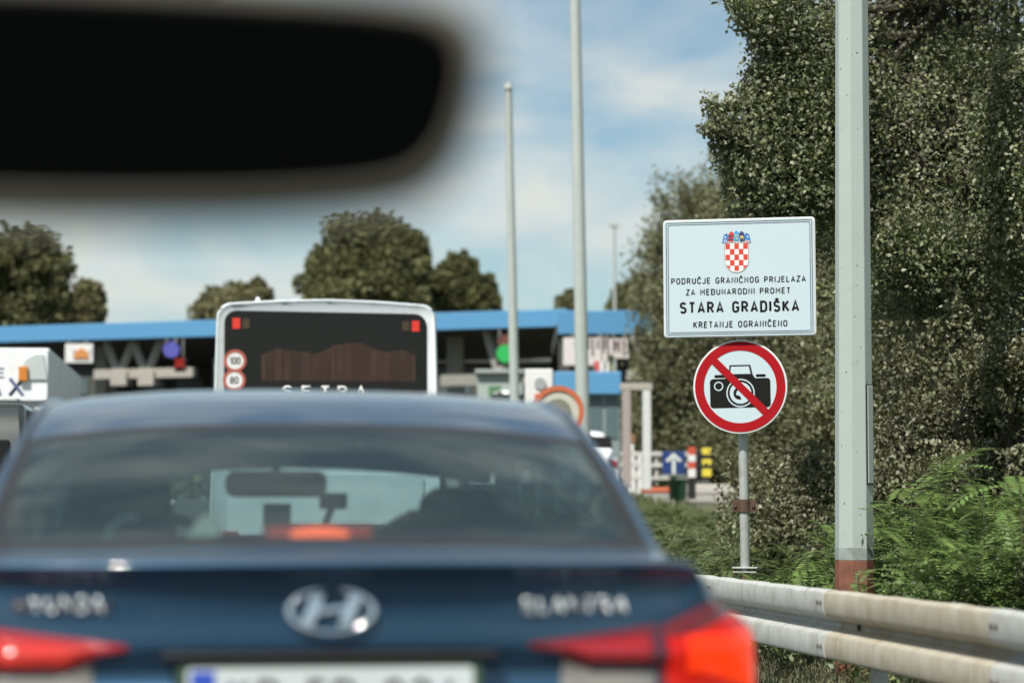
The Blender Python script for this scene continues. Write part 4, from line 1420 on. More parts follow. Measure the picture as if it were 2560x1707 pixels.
# pinnate-leaved undergrowth
def fronds(bases, length, rng, npairs=11, lsize=.058, droop=1.1, elev=(35, 80)):
    n = len(bases)
    az_ = rng.uniform(0, 2 * math.pi, n)
    el = np.radians(rng.uniform(*elev, n))
    Ls = length * rng.uniform(.6, 1.3, n)
    V = []
    k = np.arange(npairs * 2 + 1)
    for i in range(n):
        h = np.array([math.cos(az_[i]), math.sin(az_[i]), 0])
        side = np.array([-h[1], h[0], 0])
        m = npairs
        t = (np.arange(m + 1) + 1.5) / (m + 1.5)
        e = el[i] - droop * t
        step = Ls[i] / (m + 1)
        dx = np.cumsum(np.cos(e) * step)
        dz = np.cumsum(np.sin(e) * step)
        pts = bases[i] + np.outer(dx, h) + np.outer(dz, [0, 0, 1])
        tang = np.outer(np.cos(e), h) + np.outer(np.sin(e), [0, 0, 1])
        nrm = np.cross(tang, side)
        for s in (-1, 1):
            dirs = side * s * .86 + tang * .5 - nrm * 0
            dirs[:, 2] -= .18
            dirs = unit(dirs)
            ll = lsize * (.65 + .5 * np.sin(t * 2.6))[:, None] * rng.uniform(.85, 1.15, (m + 1, 1))
            wv = unit(np.cross(dirs, nrm)) * ll * .15
            a = pts
            c = pts + dirs * ll
            mid = pts + dirs * ll * .45
            V.append(np.stack([a, mid + wv, c, mid - wv], 1).reshape(-1, 3))
        # rachis
        wv = side * .0022
        st = bases[i]
        q = np.stack([st - wv, st + wv, pts[-1] + wv * .3, pts[-1] - wv * .3])
        V.append(q)
    V = np.concatenate(V)
    return V, np.arange(len(V)).reshape(-1, 4)
def patch_points(n, x, y, z, rng):
    return np.stack([rng.uniform(*x, n), rng.uniform(*y, n), rng.uniform(*z, n)], 1)
# right hand thicket: heights fall towards the rail
B1 = patch_points(2600, (3.05, 6.2), (11.6, 16.2), (0, 1), rng)
hgt = .55 + .42 * np.clip((B1[:, 0] - 3.0) / 1.2, 0, 1) + .10 * np.sin(B1[:, 0] * 4) + .08 * np.cos(B1[:, 1] * 5)
B1[:, 2] = hgt * (1 - .55 * rng.uniform(0, 1, len(B1)) ** 2)
B1[B1[:, 0] / B1[:, 1] < .253, 2] *= .66
keep = ~((abs(B1[:, 0] - (3.62 - (14 - B1[:, 1]) * .25)) < .36) & (B1[:, 1] < 14.35) & (B1[:, 2] > .40))
B1 = B1[keep]
B1 = B1[~((B1[:, 0] / B1[:, 1] < .262) & (B1[:, 2] < .30))]
V, Fq = fronds(B1, .30, rng, 11, .055)
tag(raw('undergrowth', V, Fq, 'leaf_pinnate'), 'bright green thicket of feathery leaves between the crash barrier and the lamp post', 'undergrowth', kind='stuff')
B2 = patch_points(2600, (3.0, 5.6), (15.8, 27.0), (0, 1), rng)
hgt = .62 + .25 * np.clip((B2[:, 1] - 16) / 8, 0, 1) + .08 * np.sin(B2[:, 0] * 5 + B2[:, 1])
B2[:, 2] = hgt * (1 - .6 * rng.uniform(0, 1, len(B2)) ** 2)
B2 = B2[~((abs(B2[:, 0] - 3.4) < .3) & (B2[:, 1] < 16.2))]
V, Fq = fronds(B2, .34, rng, 11, .06, droop=1.4)
tag(raw('undergrowth', V, Fq, 'leaf_pinnate_dull'), 'dull green feathery growth round the foot of the sign post', 'undergrowth', kind='stuff')
WP = patch_points(30000, (3.0, 5.9), (11.8, 16.4), (0, 1), rng)
hgt = .50 + .40 * np.clip((WP[:, 0] - 3.0) / 1.2, 0, 1) + .12 * np.sin(WP[:, 0] * 7) * np.cos(WP[:, 1] * 6)
WP[:, 2] = hgt * (1 - .7 * WP[:, 2] ** 1.5)
WP = WP[~((abs(WP[:, 0] - (3.62 - (14 - WP[:, 1]) * .25)) < .22) & (WP[:, 1] < 14.35) & (WP[:, 2] > .40))]
WP[WP[:, 0] / WP[:, 1] < .253, 2] *= .66
WP = WP[~((WP[:, 0] / WP[:, 1] < .262) & (WP[:, 2] < .30))]
V, Fq = leaf_quads(WP, .042, rng, .6, .55)
M['weed'] = leaf_mat('broad_weed_leaves', (.085, .125, .040), (.13, .17, .07), .5, .3, .6)
tag(raw('weeds', V, Fq, 'weed'), 'small broad leaved weeds filling the feathery thicket', 'weeds', kind='stuff')
WP = patch_points(22000, (3.0, 5.2), (16.0, 26.0), (0, 1), rng)
WP[:, 2] = (.55 + .22 * np.clip((WP[:, 1] - 16) / 8, 0, 1)) * (1 - .7 * WP[:, 2] ** 1.5)
V, Fq = leaf_quads(WP, .05, rng, .6, .5)
tag(raw('weeds', V, Fq, 'weed'), 'low broad leaved weeds round the sign post', 'weeds', kind='stuff')
# taller saplings that stand out of the thicket
def sapling(label, p, h, nf, fl, seed, ls=.075):
    rg = np.random.default_rng(seed)
    root = thing('sapling', label, 'sapling', p, 0, 'saplings growing out of the thicket')
    MB().tube([(0, 0, -.0), (.01, .0, h * .5), (.0, .01, h)], [.009, .007, .003], 6).build('stem', 'bark', root)
    k = rg.uniform(.55, 1, nf)
    bs = np.stack([rg.normal(0, .008, nf), rg.normal(0, .008, nf), h * k], 1)
    V, Fq = fronds(bs, fl, rg, 13, ls, droop=1.0, elev=(15, 65))
    raw('fronds', V, Fq, 'leaf_pinnate', root)
for lab, x, y, d, h, nf, fl, s in (('arching sapling just right of the lamp post, above the thicket', 2095, 1200, 13.9, 1.22, 15, .36, 21),
                                   ('broad leafy sapling at the right edge above the thicket', 2260, 1190, 13.2, 1.20, 18, .44, 22),
                                   ('small sapling drooping over the rust red base of the lamp post', 1972, 1310, 13.4, .74, 9, .20, 23),
                                   ('tallest sapling between the lamp post and the right edge', 2150, 1150, 14.2, 1.32, 14, .42, 24),
                                   ('dark sapling cut by the right edge of the picture', 2345, 1190, 12.6, 1.22, 14, .40, 25)):
    p = D(x, y, d)
    sapling(lab, (p.x, p.y, 0), h, nf, fl, s, .05 if nf == 9 else .075)
# verge grass
def grass(name, label, n, x, y, h, mat, rng, zf=None, wid=.006):
    P = patch_points(n, x, y, (0, 0), rng)
    P[:, 2] = [ground(q) for q in P[:, 1]]
    # tufts
    P[:, :2] += .05 * np.sin(P[:, :2][:, ::-1] * 17)
    a = rng.uniform(0, 2 * math.pi, n)
    hh = h * rng.uniform(.4, 1.3, n)[:, None]
    side = np.stack([np.cos(a), np.sin(a), 0 * a], 1) * wid
    bend = np.stack([rng.normal(0, .4, n), rng.normal(0, .4, n), np.ones(n)], 1)
    bend = unit(bend)
    tip = P + bend * hh
    mid = P + (bend + np.array([0, 0, .4])) * hh * .4
    V = np.stack([P - side, P + side, mid + side * .8, mid - side * .8, mid - side * .8, mid + side * .8, tip + side * .15, tip - side * .15], 1).reshape(-1, 3)
    return tag(raw(name, V, np.arange(len(V)).reshape(-1, 4), mat), label, 'grass', kind='stuff')
grass('grass', 'grey green rough grass under and behind the crash barrier', 80000, (2.35, 5.0), (9, 23), .19, 'grass', rng)
grass('bank_grass', 'sunlit grass on the bank beyond the undergrowth', 30000, (2.6, 9.5), (26, 60), .22, 'grass_far', rng, wid=.014)

# ================================================================== FAR TREES
G2 = 'distant trees beyond the border crossing'
def far_tree(name, label, x, d, ytop, ybase, wpx, seed, mat='leaf_far', lumps=None):
    b = at(x, d)
    top = D(x, ytop, d).z - b.z
    wm = wpx * K / F * d
    bl = []
    if lumps is None:
        bl = [((0, 0, top * .55), (wm * .46, wm * .42, top * .42), 150, 330, wm * .06), ((0, 0, top * .3), (wm * .40, wm * .4, top * .26), 50, 330, wm * .07)]
    else:
        for dx, y0, y1, w_ in lumps:
            zc = (D(x, y0, d).z + D(x, y1, d).z) / 2 - b.z
            rz = (D(x, y0, d).z - D(x, y1, d).z) / 2
            s = K / F * d
            bl.append(((dx * s, 0, zc), (w_ * s / 2, w_ * s / 2.2, rz), 90, 380, w_ * s * .075))
    return tree(name, label, 'tree', b, bl, d * .0023, mat, .25, top * .6, seed, G2, limbs=6)
far_tree('far_tree', 'large dark tree cut by the left edge, above the blue canopy', 30, 112, 530, 900, 240, 31, 'leaf_far', [(0, 532, 760, 205), (50, 600, 780, 130), (-90, 560, 900, 200), (0, 700, 1000, 190)])
far_tree('far_tree', 'small olive tree beside the large dark tree at the left edge', 192, 118, 655, 900, 90, 32, 'leaf_far_pale', [(0, 655, 790, 80), (-25, 690, 830, 90), (0, 780, 960, 90)])
far_tree('far_tree', 'low tree topped by a small spike, just left of the coach roof', 545, 130, 650, 900, 170, 33, 'leaf_far_pale', [(0, 665, 780, 175), (43, 642, 720, 34), (0, 740, 950, 150)])
far_tree('far_tree', 'tallest rounded dark tree in the centre, behind the coach', 840, 120, 505, 900, 270, 34, 'leaf_far', [(0, 505, 760, 200), (50, 520, 700, 165), (-60, 560, 760, 150), (0, 600, 800, 255), (20, 740, 980, 220)])
far_tree('far_tree', 'shorter dark tree just right of the tallest rounded tree', 1050, 124, 588, 900, 160, 35, 'leaf_far', [(8, 588, 740, 85), (45, 630, 770, 90), (-35, 620, 760, 90), (0, 720, 960, 140)])
far_tree('far_tree', 'tiny tree top between the two tall light masts and the signs', 1310, 160, 672, 900, 60, 36, 'leaf_far_pale', [(0, 675, 760, 55), (0, 740, 900, 60)])
far_tree('far_tree', 'small pair of tree tops left of the border sign, above the canopy', 1440, 165, 655, 900, 110, 37, 'leaf_far', [(0, 660, 760, 70), (45, 640, 780, 80), (0, 730, 900, 110)])
# far wood that closes the view under the canopies
P, cc = blob_points((0, 0, 0), (1, 1, 1), 10, 10, .1, rng)
wp = []
for k in range(260):
    x = rng.uniform(-150, 1750)
    d = rng.uniform(134, 150)
    g = D(x, 1000, d)
    z = rng.uniform(.5, 5.8)
    wp.append(np.array([g.x, g.y, 1.2 + z]) + rng.normal(size=(220, 3)) * np.array([1.3, 1.0, .8]))
V, Fq = leaf_quads(np.concatenate(wp), .8, rng, .4)
tag(raw('far_wood', V, Fq, 'leaf_far'), 'dark belt of trees closing the view under the canopies', 'wood', kind='stuff')

# ================================================================== BORDER CROSSING
def mast(label, x0, y0, x1, y1, d, w0, w1, grp='tall light masts at the crossing', head=False, mat='pole_far'):
    p1 = D(x1, y1, d)
    p0 = D(x0, y0, d)
    gz = ground(p1.y)
    root = thing('light_mast', label, 'light mast', (p1.x, p1.y, gz), 0, grp)
    ax = p0 - p1
    low = p1 + ax * ((gz - p1.z) / ax.z)
    root.location = low
    s = K / F * d
    MB().cyl((0, 0, 0), p0 - low, w1 * s / 2, w0 * s / 2, 12).build('shaft', mat, root, smooth=True)
    t = p0 - low
    h = MB()
    h.cyl(t, t + Vector((0, 0, .12)), w0 * s * .7, w0 * s * .5, 12)
    h.build('mast_head', mat, root)
    if head:
        MB().box(t + Vector((0, 0, .1)), (w0 * s * 3.2, .3, w0 * s * 1.6)).build('lamp_head', mat, root, bevel=.05)
    MB().box((0, 0, .03), (w1 * s * 1.8, w1 * s * 1.8, .06)).build('base_plate', 'steel_grey', root)
mast('tall grey light mast whose top leaves the picture, right of the other mast', 1316, -260, 1341, 1100, 44, 22, 34)
mast('thinner grey light mast with its top in the sky, right of the coach', 1167, 205, 1186, 1100, 50, 17, 25)
mast('faint thin mast with a small lamp head, far beyond the canopies', 1411, 520, 1414, 1100, 160, 7, 9, head=True)

RZ = -YAW
def canopy_far():
    # a long slab; its left end is further away
    dl, dr = 88., 80.
    a, b = D(-260, 768, dl * 1.02), D(1300, 733, dr)
    mid = (a + b) / 2
    rz = math.atan2(b.y - a.y, b.x - a.x)
    root = thing('border_canopy', 'long blue edged canopy over the border lanes, behind the coach and truck', 'canopy', (mid.x, mid.y, ground(mid.y)), rz)
    def q(x, y):
        k = (x + 260) / 1560.
        return into(root, D(x, y, dl * 1.02 + (dr - dl * 1.02) * k))
    zt, zb = q(700, 729).z, q(700, 768).z
    Lx = (b - a).length
    MB().box((0, .1, (zt + zb) / 2), (Lx, .2, zt - zb)).build('fascia', 'canopy_blue', root, bevel=.02)
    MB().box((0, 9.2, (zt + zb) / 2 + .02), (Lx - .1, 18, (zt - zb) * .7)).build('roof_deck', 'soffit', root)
    # columns
    for x in (-160, 130, 420, 700, 960, 1270):
        p = q(x, 800)
        for y in (3.5, 14):
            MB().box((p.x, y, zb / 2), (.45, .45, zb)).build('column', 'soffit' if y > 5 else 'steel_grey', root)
    # V struts and bottom boom of the truss
    for x in (255, 318, 560, 622, 880, 1130):
        p, t0, t1 = q(x, 862), q(x - 32, 786), q(x + 32, 786)
        for t_ in (t0, t1):
            MB().tube([(t_.x, .9, zb), (p.x, .9, p.z)], .16, 6).build('truss_strut', 'steel_grey', root)
    p0, p1 = q(200, 858), q(430, 858)
    bo = MB()
    bo.box(((p0.x + p1.x) / 2, .9, p0.z), (p1.x - p0.x, .3, .34))
    for x in (262, 325):
        p = q(x, 868)
        bo.box((p.x, .85, p.z), (.65, .45, .5))
    bo.build('truss_boom', pm('pale_truss', (.34, .32, .28), .7), root)
    p0, p1 = q(1000, 872), q(1300, 868)
    MB().box(((p0.x + p1.x) / 2, .9, p0.z), (p1.x - p0.x, .35, .38)).build('gantry_beam', pm('gantry_grey', (.24, .24, .21), .7), root)
    return root
canopy_far()
def canopy_near():
    d = 68.
    c = D(1385, 740, d)
    root = thing('border_canopy', 'nearer blue canopy end, higher in the picture, right of the tall mast', 'canopy', at(1385, d), RZ)
    def q(x, y): return into(root, D(x, y, d))
    f = MB()
    rbox(f, root, 1282, 711, 1502, 766, d, .25)
    f.build('fascia', 'canopy_blue', root, bevel=.02)
    a, b = q(1284, 765), q(1500, 715)
    MB().box(((a.x + b.x) / 2, 6.4, (a.z + b.z) / 2), (b.x - a.x, 12, (b.z - a.z) * .6)).build('roof_deck', 'soffit', root)
    for x in (1303, 1440, 1493):
        p = q(x, 800)
        MB().box((p.x, 2, a.z / 2), (.4, .4, a.z)).build('column', 'soffit', root)
    m = MB()
    rbox(m, root, 1440, 850, 1500, 872, d, .3)
    m.build('cross_beam', pm('beam_grey', (.36, .37, .33), .7), root)
    m = MB()
    m.tube([q(1450, 772), q(1490, 855)], .09, 6)
    m.build('brace', pm('brace_grey', (.36, .37, .33), .7), root)
    return root
canopy_near()
def panel(name, label, cat, x0, y0, x1, y1, d, mat, th=.08, hang=None, pole=False, group=None, bevel=.01):
    """a flat sign at depth d; it hangs from photo height `hang` on rods or stands on a pole"""
    xm = (x0 + x1) / 2
    p = at(xm, d)
    root = thing(name, label, cat, p, RZ, group)
    m = MB()
    rbox(m, root, x0, y0, x1, y1, d, th)
    m.build('panel', mat, root, bevel=bevel)
    if hang is not None:
        for x in (x0 + (x1 - x0) * .2, x1 - (x1 - x0) * .2):
            m = MB()
            m.tube([into(root, D(x, hang, d)) + Vector((0, th, 0)), into(root, D(x, y0 + 2, d)) + Vector((0, th, 0))], .025, 6)
            m.build('hanger_rod', 'steel_grey', root)
    if pole:
        m = MB()
        m.tube([(0, th + .06, 0), (0, th + .06, into(root, D(xm, y0, d)).z)], .05, 8)
        m.build('pole', 'steel_grey', root)
    return root
def q_(root, x, y, d): return into(root, D(x, y, d))
# hanging signs and signals on the far canopy
dS = 78.
r = panel('hanging_sign', 'white square sign with an orange emblem hanging below the blue canopy', 'sign', 146, 788, 210, 832, dS, 'white_flat', hang=780)
p = q_(r, 184, 812, dS)
MB().prism([(p.x - .26, p.z - .14), (p.x + .26, p.z - .14), (p.x + .2, p.z + .08), (p.x, p.z + .2), (p.x - .2, p.z + .08)], -.05, .01).build('emblem', 'orange', r)
r = panel('lane_signal', 'blue lit lane signal hanging under the canopy, left of the coach', 'signal', 374, 784, 408, 820, dS, 'black', .2, hang=776)
p = q_(r, 391, 801, dS)
MB().cyl((p.x, -.03, p.z), (p.x, .05, p.z), .27, .27, 20).build('lamp', 'purple', r)
r = panel('lane_signal', 'small red lane signal below the blue lit one, left of the coach', 'signal', 398, 820, 424, 852, dS + .3, 'soffit', .2, hang=776)
p = q_(r, 410, 832, dS + .3)
x_ = MB()
for s in (-1, 1):
    x_.box((p.x, -.03, p.z), (.40, .06, .12), Matrix.Rotation(s * R(45), 3, 'Y'))
x_.build('lamp', 'red_lamp', r)
r = panel('lane_signal', 'round green lane signal under the canopy, right of the coach', 'signal', 1140, 770, 1178, 838, dS - 4, 'black', .2, hang=755)
p = q_(r, 1161, 811, dS - 4)
MB().cyl((p.x, -.04, p.z), (p.x, .05, p.z), .28, .28, 24).build('green_lamp', 'green_lamp', r)
p = q_(r, 1158, 782, dS - 4)
MB().cyl((p.x, -.03, p.z), (p.x, .05, p.z), .2, .2, 24).build('unlit_lamp', pm('unlit_red_lamp', (.13, .045, .03), .6), r)
# banner with dark vertical strokes
dB = 66.
r = panel('banner_board', 'white board with dark vertical strokes under the nearer blue canopy', 'board', 1294, 774, 1398, 838, dB, pm('board_white', (.62, .58, .56), .7), .1, hang=765)
m = MB()
for x, y0, y1 in ((1352, 772, 800), (1362, 772, 815), (1374, 775, 800), (1386, 772, 806), (1393, 772, 798)):
    rbox(m, r, x - 2.2, y0 + 3, x + 2.2, y1, dB - .02, .015)
m.build('stroke', pm('stroke_brown', (.10, .05, .05), .7), r)
r = panel('banner_board', 'narrow white board right of the larger one under the nearer canopy', 'board', 1400, 776, 1446, 822, dB + .4, pm('board_white_b', (.60, .56, .54), .7), .1, hang=765)
m = MB()
for x in (1411, 1422, 1434):
    rbox(m, r, x - 2.2, 778, x + 2.2, 806, dB + .38, .015)
m.build('stroke', pm('stroke_brown_b', (.10, .05, .05), .7), r)
r = panel('pennant', 'red and white pointed pennant hanging in front of the small blue roof', 'pennant', 1378, 828, 1400, 864, dB - 1, 'white_flat', .04, hang=768)
m = MB()
pts = [q_(r, 1363, 828, dB - 1), q_(r, 1377.5, 828, dB - 1), q_(r, 1377.5, 872, dB - 1), q_(r, 1370, 855, dB - 1)]
m.prism([(a.x, a.z) for a in pts], 0, .04)
m.build('red_half', pm('pennant_red', (.55, .10, .09), .7), r)
# small blue kiosk roof
def kiosk(name, label, x0, y0, x1, y1, yb, d, roofmat, wallmat):
    xm = (x0 + x1) / 2
    root = thing(name, label, 'booth', at(xm, d), RZ)
    m = MB()
    rbox(m, root, x0, y0, x1, y1, d, 2.6)
    m.build('roof', roofmat, root, bevel=.03)
    m = MB()
    s = 4
    rbox(m, root, x0 + s, y1, x1 - s, yb, d + .25, 2.1)
    w_ = m.build('wall', wallmat, root)
    n = 4
    for k in range(n):
        a = x0 + s + (x1 - x0 - 2 * s) * (k + .12) / n
        b_ = x0 + s + (x1 - x0 - 2 * s) * (k + .88) / n
        m = MB()
        rbox(m, root, a, y1 + 6, b_, y1 + (yb - y1) * .55, d + .22, .03)
        m.build('window', 'booth_glass', root)
    return root
kiosk('control_booth', 'glazed control booth with a deep bright blue roof right of the tall mast', 1274, 852, 1428, 905, 1090, 60., 'canopy_blue', pm('booth_wall', (.20, .25, .25), .5))
def pale_booth():
    d = 70.
    root = thing('control_booth', 'pale grey green booth wall just right of the coach', 'booth', at(1150, d), RZ)
    m = MB()
    rbox(m, root, 1096, 854, 1200, 1090, d, 2.4)
    m.build('wall', pm('pale_booth_wall', (.36, .41, .38), .7, var=.25, scale=.8), root, bevel=.02)
    m = MB()
    rbox(m, root, 1091, 847, 1205, 856, d - .2, 2.8)
    m.build('roof', pm('booth_roof_grey', (.33, .36, .34), .7), root, bevel=.02)
    m = MB()
    rbox(m, root, 1122, 885, 1150, 915, d - .05, .06)
    m.build('poster', pm('green_poster', (.08, .20, .09), .7), root)
pale_booth()
# white information sign and ring sign beside the second mast
r = panel('information_sign', 'white sign with a grey disc and a red block beside the thinner mast', 'sign', 1206, 846, 1270, 948, 40, 'white_flat', .06, pole=True, bevel=.02)
p = q_(r, 1241, 880, 40)
MB().cyl((p.x, -.03, p.z), (p.x, .01, p.z), .10, .10, 20).build('grey_disc', pm('grey_disc', (.32, .34, .34), .7), r)
m = MB()
rbox(m, r, 1228, 903, 1262, 922, 39.97, .05)
m.build('red_block', pm('red_block', (.55, .16, .11), .7), r)
def ring_sign():
    d = 36.
    root = thing('stop_sign', 'large round sign with an orange red rim rising behind the saloon roof', 'sign', at(1282, d), RZ)
    c = into(root, D(1282, 945, d))
    s = K / F * d
    MB().cyl((c.x, 0, c.z), (c.x, .04, c.z), 60 * s, 60 * s, 48).build('disc', pm('ring_white', (.50, .50, .42), .7), root)
    MB().ring(60 * s, 48 * s, -.02, .02, 48, c.x, c.z).build('rim', 'ring_red', root)
    MB().ring(30 * s, 0, -.015, .01, 32, c.x, c.z).build('centre', pm('ring_centre', (.20, .20, .15), .7), root)
    MB().tube([(c.x, .08, 0), (c.x, .08, c.z)], .05).build('pole', 'steel_grey', root)
ring_sign()
# white car roofs peeping over the saloon
def peep_car(name, label, x0, x1, ytop, d, mat, cat='car'):
    root = thing(name, label, cat, at((x0 + x1) / 2, d), 0)
    a, b = into(root, D(x0, ytop, d)), into(root, D(x1, ytop, d))
    w_, zt = b.x - a.x, a.z
    cx = (a.x + b.x) / 2
    prof = [(0, .4), (0, .95), (.25, zt - .45), (.7, zt - .05), (1.4, zt), (2.4, zt - .05), (3.2, 1.0), (4.2, .85), (4.3, .4)]
    v, f = [], []
    for sx in (-1, 1):
        for y, z in prof:
            k = .18 * max(0, z - .95) / .5
            v.append((cx + sx * (w_ / 2 - k), y, z))
    n = len(prof)
    f = [tuple(range(n)), tuple(range(2 * n - 1, n - 1, -1))] + [(i, (i + 1) % n, n + (i + 1) % n, n + i) for i in range(n)]
    MB().add(v, f).build('body', mat, root, bevel=.08, seg=3, smooth=True)
    MB().box((cx, .40, zt - .30), (w_ * .72, .05, .34), Matrix.Rotation(R(-38), 3, 'X')).build('rear_window', 'bus_glass', root)
    for s in (-1, 1):
        MB().box((cx + s * (w_ / 2 - .14), -.01, .86), (.2, .05, .16)).build('tail_lamp', 'red_lens', root, bevel=.02)
        for y in (.75, 3.4):
            MB().cyl((cx + s * (w_ / 2 - .2), y, .3), (cx + s * (w_ / 2 + .0), y, .3), .3, .3, 24).build('wheel', 'darkrubber', root, smooth=True)
peep_car('white_car', 'white car roof peeping over the saloon roof below the white information sign', 1120, 1222, 889, 62, 'white')
peep_car('white_car', 'small white car beside the saloon window pillar, under the blue roofed booth', 1345, 1424, 985, 54, 'white')
# grey portal frame and white post
def portal():
    d = 52.
    root = thing('height_gauge', 'grey portal frame standing right of the blue roofed booth', 'portal', at(1445, d), RZ)
    m = MB()
    rbox(m, root, 1430, 896, 1450, 1120, d, .2)
    m.build('post', pm('portal_grey', (.33, .28, .26), .7), root, bevel=.02)
    m = MB()
    rbox(m, root, 1477, 896, 1496, 1125, d, .2)
    m.build('post', pm('portal_white', (.55, .57, .55), .6), root, bevel=.02)['label'] = 'pale right post'
    m = MB()
    rbox(m, root, 1425, 879, 1500, 895.6, d, .24)
    m.build('crossbar', pm('portal_bar', (.36, .33, .29), .7), root, bevel=.02)
portal()
def barrier():
    d = 56.
    root = thing('barrier_fence', 'white railing fence between the grey portal frame and the blue arrow sign', 'fence', at(1510, d), RZ)
    for x in (1430, 1462, 1508, 1594):
        m = MB()
        rbox(m, root, x - 3, 1036, x + 3, 1112, d, .08)
        m.build('fence_post', 'rail_white', root)
    for y0, y1 in ((1037, 1046), (1063, 1072), (1094, 1101)):
        m = MB()
        rbox(m, root, 1425, y0, 1600, y1, d - .06, .05)
        m.build('fence_rail', 'rail_white', root)
barrier()
def clutter():
    # things stored behind the railing
    d = 58.
    for nm, lab, cat, x0, y0, x1, y1, mat in (('water_barrier', 'tall white plastic barrier block behind the railing', 'barrier', 1440, 1020, 1462, 1110, 'white_flat'),
                                              ('water_barrier', 'low white plastic barrier block inside the portal frame', 'barrier', 1463, 1046, 1478, 1110, 'white_flat'),
                                              ('brown_crate', 'brown wooden crate on the white barrier blocks', 'crate', 1432, 996, 1460, 1018, pm('crate_brown', (.30, .17, .08), .8))):
        root = thing(nm, lab, cat, at((x0 + x1) / 2, d), RZ)
        m = MB()
        a, b = into(root, D(x0, y1, d)), into(root, D(x1, y0, d))
        if nm == 'brown_crate':
            for k in range(4):
                z = a.z + (b.z - a.z) * (k + .5) / 4
                m.box(((a.x + b.x) / 2, .3, z), (b.x - a.x, .6, (b.z - a.z) / 4 * .8))
            m.box(((a.x + b.x) / 2, .3, (a.z + b.z) / 2), ((b.x - a.x) * .94, .54, (b.z - a.z) * .96))
        else:
            w_ = b.x - a.x
            m.prism([(a.x, 0), (b.x, 0), (b.x - w_ * .12, b.z * .4), (b.x - w_ * .25, b.z), (a.x + w_ * .25, b.z), (a.x + w_ * .12, b.z * .4)], 0, .5)
        m.build('block' if nm != 'brown_crate' else 'slats', mat, root, bevel=.02)
clutter()
# blue arrow sign, bin, striped post, marker
dA = 54.
r = panel('arrow_sign', 'dark blue square sign with a white upward arrow above the green bin', 'sign', 1521, 1036, 1574, 1089, dA, 'arrow_blue', .05, pole=True)
c = q_(r, 1547.5, 1062, dA)
s = K / F * dA
m = MB()
m.prism([(c.x - 4 * s, c.z - 26 * s), (c.x + 4 * s, c.z - 26 * s), (c.x + 4 * s, c.z + 8 * s), (c.x - 4 * s, c.z + 8 * s)], -.014, .006)
m.prism([(c.x, c.z + 23 * s), (c.x + 19 * s, c.z + 5 * s), (c.x + 13 * s, c.z + 1 * s), (c.x, c.z + 12 * s), (c.x - 13 * s, c.z + 1 * s), (c.x - 19 * s, c.z + 5 * s)], -.018, .006)
m.build('arrow', pm('arrow_white', (.60, .64, .60), .7), r)
m = MB()
rbox(m, r, 1519, 1089.5, 1576, 1096, dA, .05)
m.build('lower_strip', pm('strip_grey', (.35, .37, .33), .7), r)
def litter_bin():
    d = 53.4
    root = thing('litter_bin', 'dark green litter bin under the blue arrow sign', 'bin', at(1558, d), RZ)
    a, b = into(root, D(1538, 1148, d)), into(root, D(1580, 1097, d))
    cx, w_ = (a.x + b.x) / 2, (b.x - a.x) / 2
    z0 = a.z - .0
    m = MB()
    m.cyl((cx, .2, z0), (cx, .2, b.z - .02), w_ * .80, w_ * 1.0, 20)
    m.build('bin_body', 'bin_green', root, smooth=True)
    MB().ring(w_ * 1.06, w_ * .9, 0, .05, 20).build('bin_rim', 'bin_green', root)
    o = root.children[-1]
    o.rotation_euler = (R(90), 0, 0)
    o.location = (cx, .2, b.z)
    if z0 > .02:
        MB().cyl((cx, .2, 0), (cx, .2, z0), .07, .07, 10).build('bin_leg', 'steel_grey', root)
litter_bin()
def striped_post():
    d = 53.
    root = thing('striped_post', 'red and white striped post right of the blue arrow sign', 'post', at(1590, d), RZ)
    cols = [('red_white', 1026, 1044), ('white_flat', 1044, 1060), ('red_white', 1060, 1076), ('white_flat', 1076, 1096), ('black', 1096, 1146)]
    for mt, y0, y1 in cols:
        m = MB()
        rbox(m, root, 1581, y0, 1598, y1 - .4, d, .16)
        m.build('band', mt, root)
striped_post()
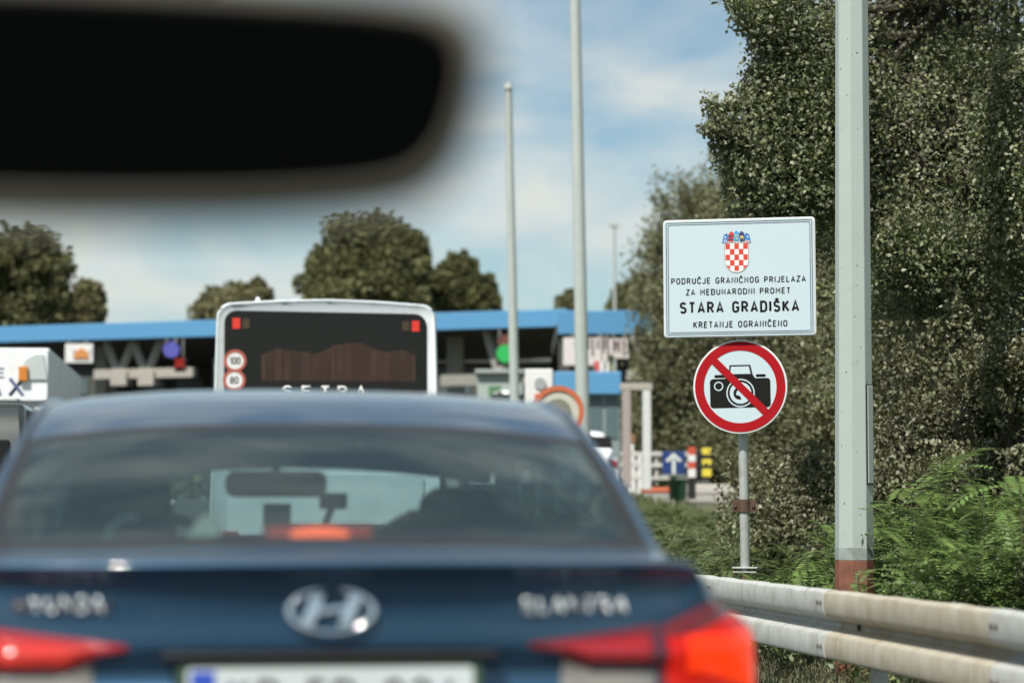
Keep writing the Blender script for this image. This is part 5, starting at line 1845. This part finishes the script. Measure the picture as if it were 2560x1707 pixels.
def hazard_marker():
    d = 55.
    root = thing('hazard_marker', 'black cabinet with a yellow and black striped edge right of the striped post', 'marker', at(1610, d), RZ)
    m = MB()
    rbox(m, root, 1592, 1034, 1612, 1098, d, .4)
    m.build('cabinet', 'black', root, bevel=.02)
    for k, (y0, y1) in enumerate(((1028, 1043), (1043, 1054), (1054, 1067), (1067, 1076), (1076, 1094))):
        m = MB()
        rbox(m, root, 1613 - (0 if k else 0), y0, 1634, y1 - .3, d, .3)
        m.build('stripe_block', 'yellow' if k % 2 == 0 else 'black', root)
    m = MB()
    rbox(m, root, 1596, 1098, 1630, 1150, d + .05, .25)
    m.build('stand', 'dark_wall', root)
hazard_marker()
# kerbs by the bin: red and pale
def kerb(name, label, x0, x1, y0, y1, d, mat):
    root = thing(name, label, 'kerb', at((x0 + x1) / 2, d), RZ)
    m = MB()
    rbox(m, root, x0, y0, x1, y1, d, 1.2)
    m.build('kerb_face', mat, root, bevel=.03)
    a, b = into(root, D(x0, y1, d)), into(root, D(x1, y1, d))
    if a.z > 0:
        m = MB()
        m.box(((a.x + b.x) / 2, .6, a.z / 2 - .1), (b.x - a.x - .02, 1.16, a.z + .19))
        m.build('kerb_base', 'concrete', root)
kerb('traffic_island', 'orange red painted island kerb left of the green bin', 1478, 1538, 1119, 1132, 54., pm('kerb_red', (.55, .14, .07), .8))
kerb('traffic_island', 'pale concrete island kerb right of the green bin', 1582, 1745, 1112, 1134, 55., pm('kerb_pale', (.52, .50, .46), .85, var=.3, scale=1.5))
# dark hall closing the lanes behind the far canopy
def hall():
    d = 104.
    root = thing('customs_hall', 'long dark customs hall under the far blue canopy', 'building', at(700, d), RZ)
    m = MB()
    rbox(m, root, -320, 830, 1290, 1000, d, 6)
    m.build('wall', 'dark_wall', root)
    m = MB()
    rbox(m, root, -330, 824, 1300, 831, d - .4, 7)
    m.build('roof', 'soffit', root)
    for k in range(18):
        x = -300 + k * 88
        m = MB()
        rbox(m, root, x, 868, x + 60, 905, d - .05, .06)
        m.build('window', 'booth_glass', root)
hall()
